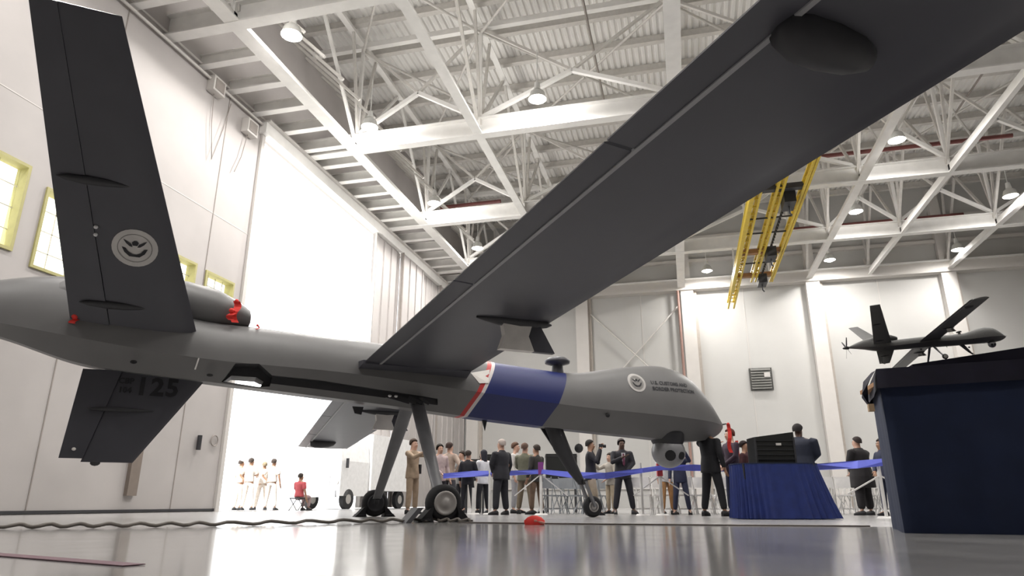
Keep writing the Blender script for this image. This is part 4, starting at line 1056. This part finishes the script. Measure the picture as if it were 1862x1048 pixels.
place(955, 17.8, rz=2.7, label='man in an olive green jacket left of the purple-headed post', H=1.74, top=OLV, legs=(.20, .16, .11), arms=('front', 'front'), hair=(.12, .07, .05), tone='fair', bulk=1.1)
place(976, 17.1, rz=-2.4, label='man in a black top and brown trousers behind the purple-headed post', H=1.64, top=(.03, .028, .025), legs=(.14, .09, .06), arms=('down', 'front'), tone='tan')
place(1077, 16.2, rz=PI / 2 - .2, label='photographer in black shirt and khaki trousers behind the nose wheel', H=1.68, top=DK, legs=KHAKI, arms=('camera', 'camera'), hair=(.015, .012, .01), tone='tan', item='camera', step=.12)
place(1112, 18.2, rz=-.9, label='person in khaki trousers half hidden left of the suited man', H=1.52, top=(.35, .32, .28), legs=KHAKI, arms=('front', 'reach'), tone='fair', stance=.02)
place(1135, 17.2, rz=.1, label='man in an open dark suit with tie facing the camera', H=1.80, top=DK, legs=DK, arms=('front', 'chest'), hair=(.05, .04, .04), tone='dark', tie=(.16, .04, .08), bulk=1.1, stance=.13)
place(1214, 17.0, rz=.3, label='person in orange-tan trousers directly behind the sensor ball', H=1.62, top=(.55, .55, .56), legs=(.45, .24, .10), arms=('down', 'down'), tone='fair', stance=.06)
place(1240, 16.6, rz=-.3, label='person in dark blue trousers behind the right side of the sensor ball', H=1.56, top=NVY, legs=(.03, .035, .07), arms=('raise', 'down'), tone='fair', stance=.1)
place(1298, 14.8, rz=2.2, label='man all in black under the tip of the nose, back turned, arm out', H=1.90, top=(.008, .008, .011), legs=(.008, .008, .011), arms=('reach', 'down'), tone='tan', stance=.11, step=.05, bulk=1.12)
place(1338, 15.9, rz=-1.3, label='person with auburn hair and dark jacket next to the nose probe', H=1.91, top=(.03, .015, .03), legs=NVY, arms=('front', 'front'), hair=(.11, .03, .02), tone='fair', scarf=(.7, .06, .04), bulk=1.05)
place(1364, 14.6, rz=.9, label='shorter dark-haired person left of the black case', H=1.52, top=(.05, .012, .015), legs=DK, arms=('reach', 'down'), hair=(.02, .01, .01), tone='tan')
place(1465, 13.3, rz=2.4, label='person in a navy jacket leaning over the right end of the blue table', H=1.74, top=(.014, .018, .035), legs=DK, arms=('reach', 'front'), hair=(.015, .012, .012), tone='dark', lean=.12, bulk=1.5)
place(1574, 15.9, rz=-2.6, label='person in a long black coat between the blue table and navy stand', H=1.72, top=(.014, .012, .014), legs=(.014, .012, .014), arms=('front', 'front'), hair=(.03, .02, .018), tone='fair', longcoat=True, bulk=1.5, stance=.08)
place(1618, 15.2, rz=-1.4, label='person in dark clothes mostly hidden behind the navy stand', H=1.62, top=NVY, legs=NVY, arms=('down', 'front'), tone='tan')

# white truck outside
x, y = ground(604, 31.0); tr = empty('white_truck', (x, y, 0), math.radians(14 - 20), 'white truck with dark windscreen parked outside the big doorway', 'truck')
WT_ = mat('truck_white', (.80, .80, .80), .35); TG = mat('truck_glass', (.10, .12, .15), .15); TGR = mat('truck_grey', (.30, .31, .33), .5)
MB().prism([(-1.0, .55), (1.0, .55), (1.0, 2.0), (.9, 2.9), (-.9, 2.9), (-1.0, 2.0)], 'y', -1.0, 1.2).build('cab', WT_, tr)
MB().box(-1.1, 1.1, 1.3, 5.5, .8, 3.3).build('cargo_box', WT_, tr)
MB().prism([(-.85, 1.95), (.85, 1.95), (.82, 2.25), (-.82, 2.25)], 'y', -1.03, -1.0).build('windscreen', TGR, tr)
MB().box(-1.0, .85, -1.1, -.98, .50, .78).build('bumper', TGR, tr)
for sx in (-1, 1): MB().tube([(sx * .82, -1.06, 1.15), (sx * .82, -1.0, 1.15)], .13, 12).build('headlight', PALE, tr)
for sx in (-1, 1):
    for yy in (-.3, 4.2):
        w_ = MB().tube([(sx * .80, yy, .42), (sx * 1.0, yy, .42)], .42, 18).build('wheel', BLK, tr)
        MB().tube([(sx * .79, yy, .42), (sx * 1.01, yy, .42)], .2, 12).build('hub', GRYW, w_)
for sx in (-1, 1): MB().box(sx * 1.12 - .06, sx * 1.12 + .06, -.75, -.7, 1.7, 2.1).build('side_mirror', DRK, tr)
MB().box(-.5, .5, -1.04, -1.0, .95, 1.4).build('grille', TGR, tr)
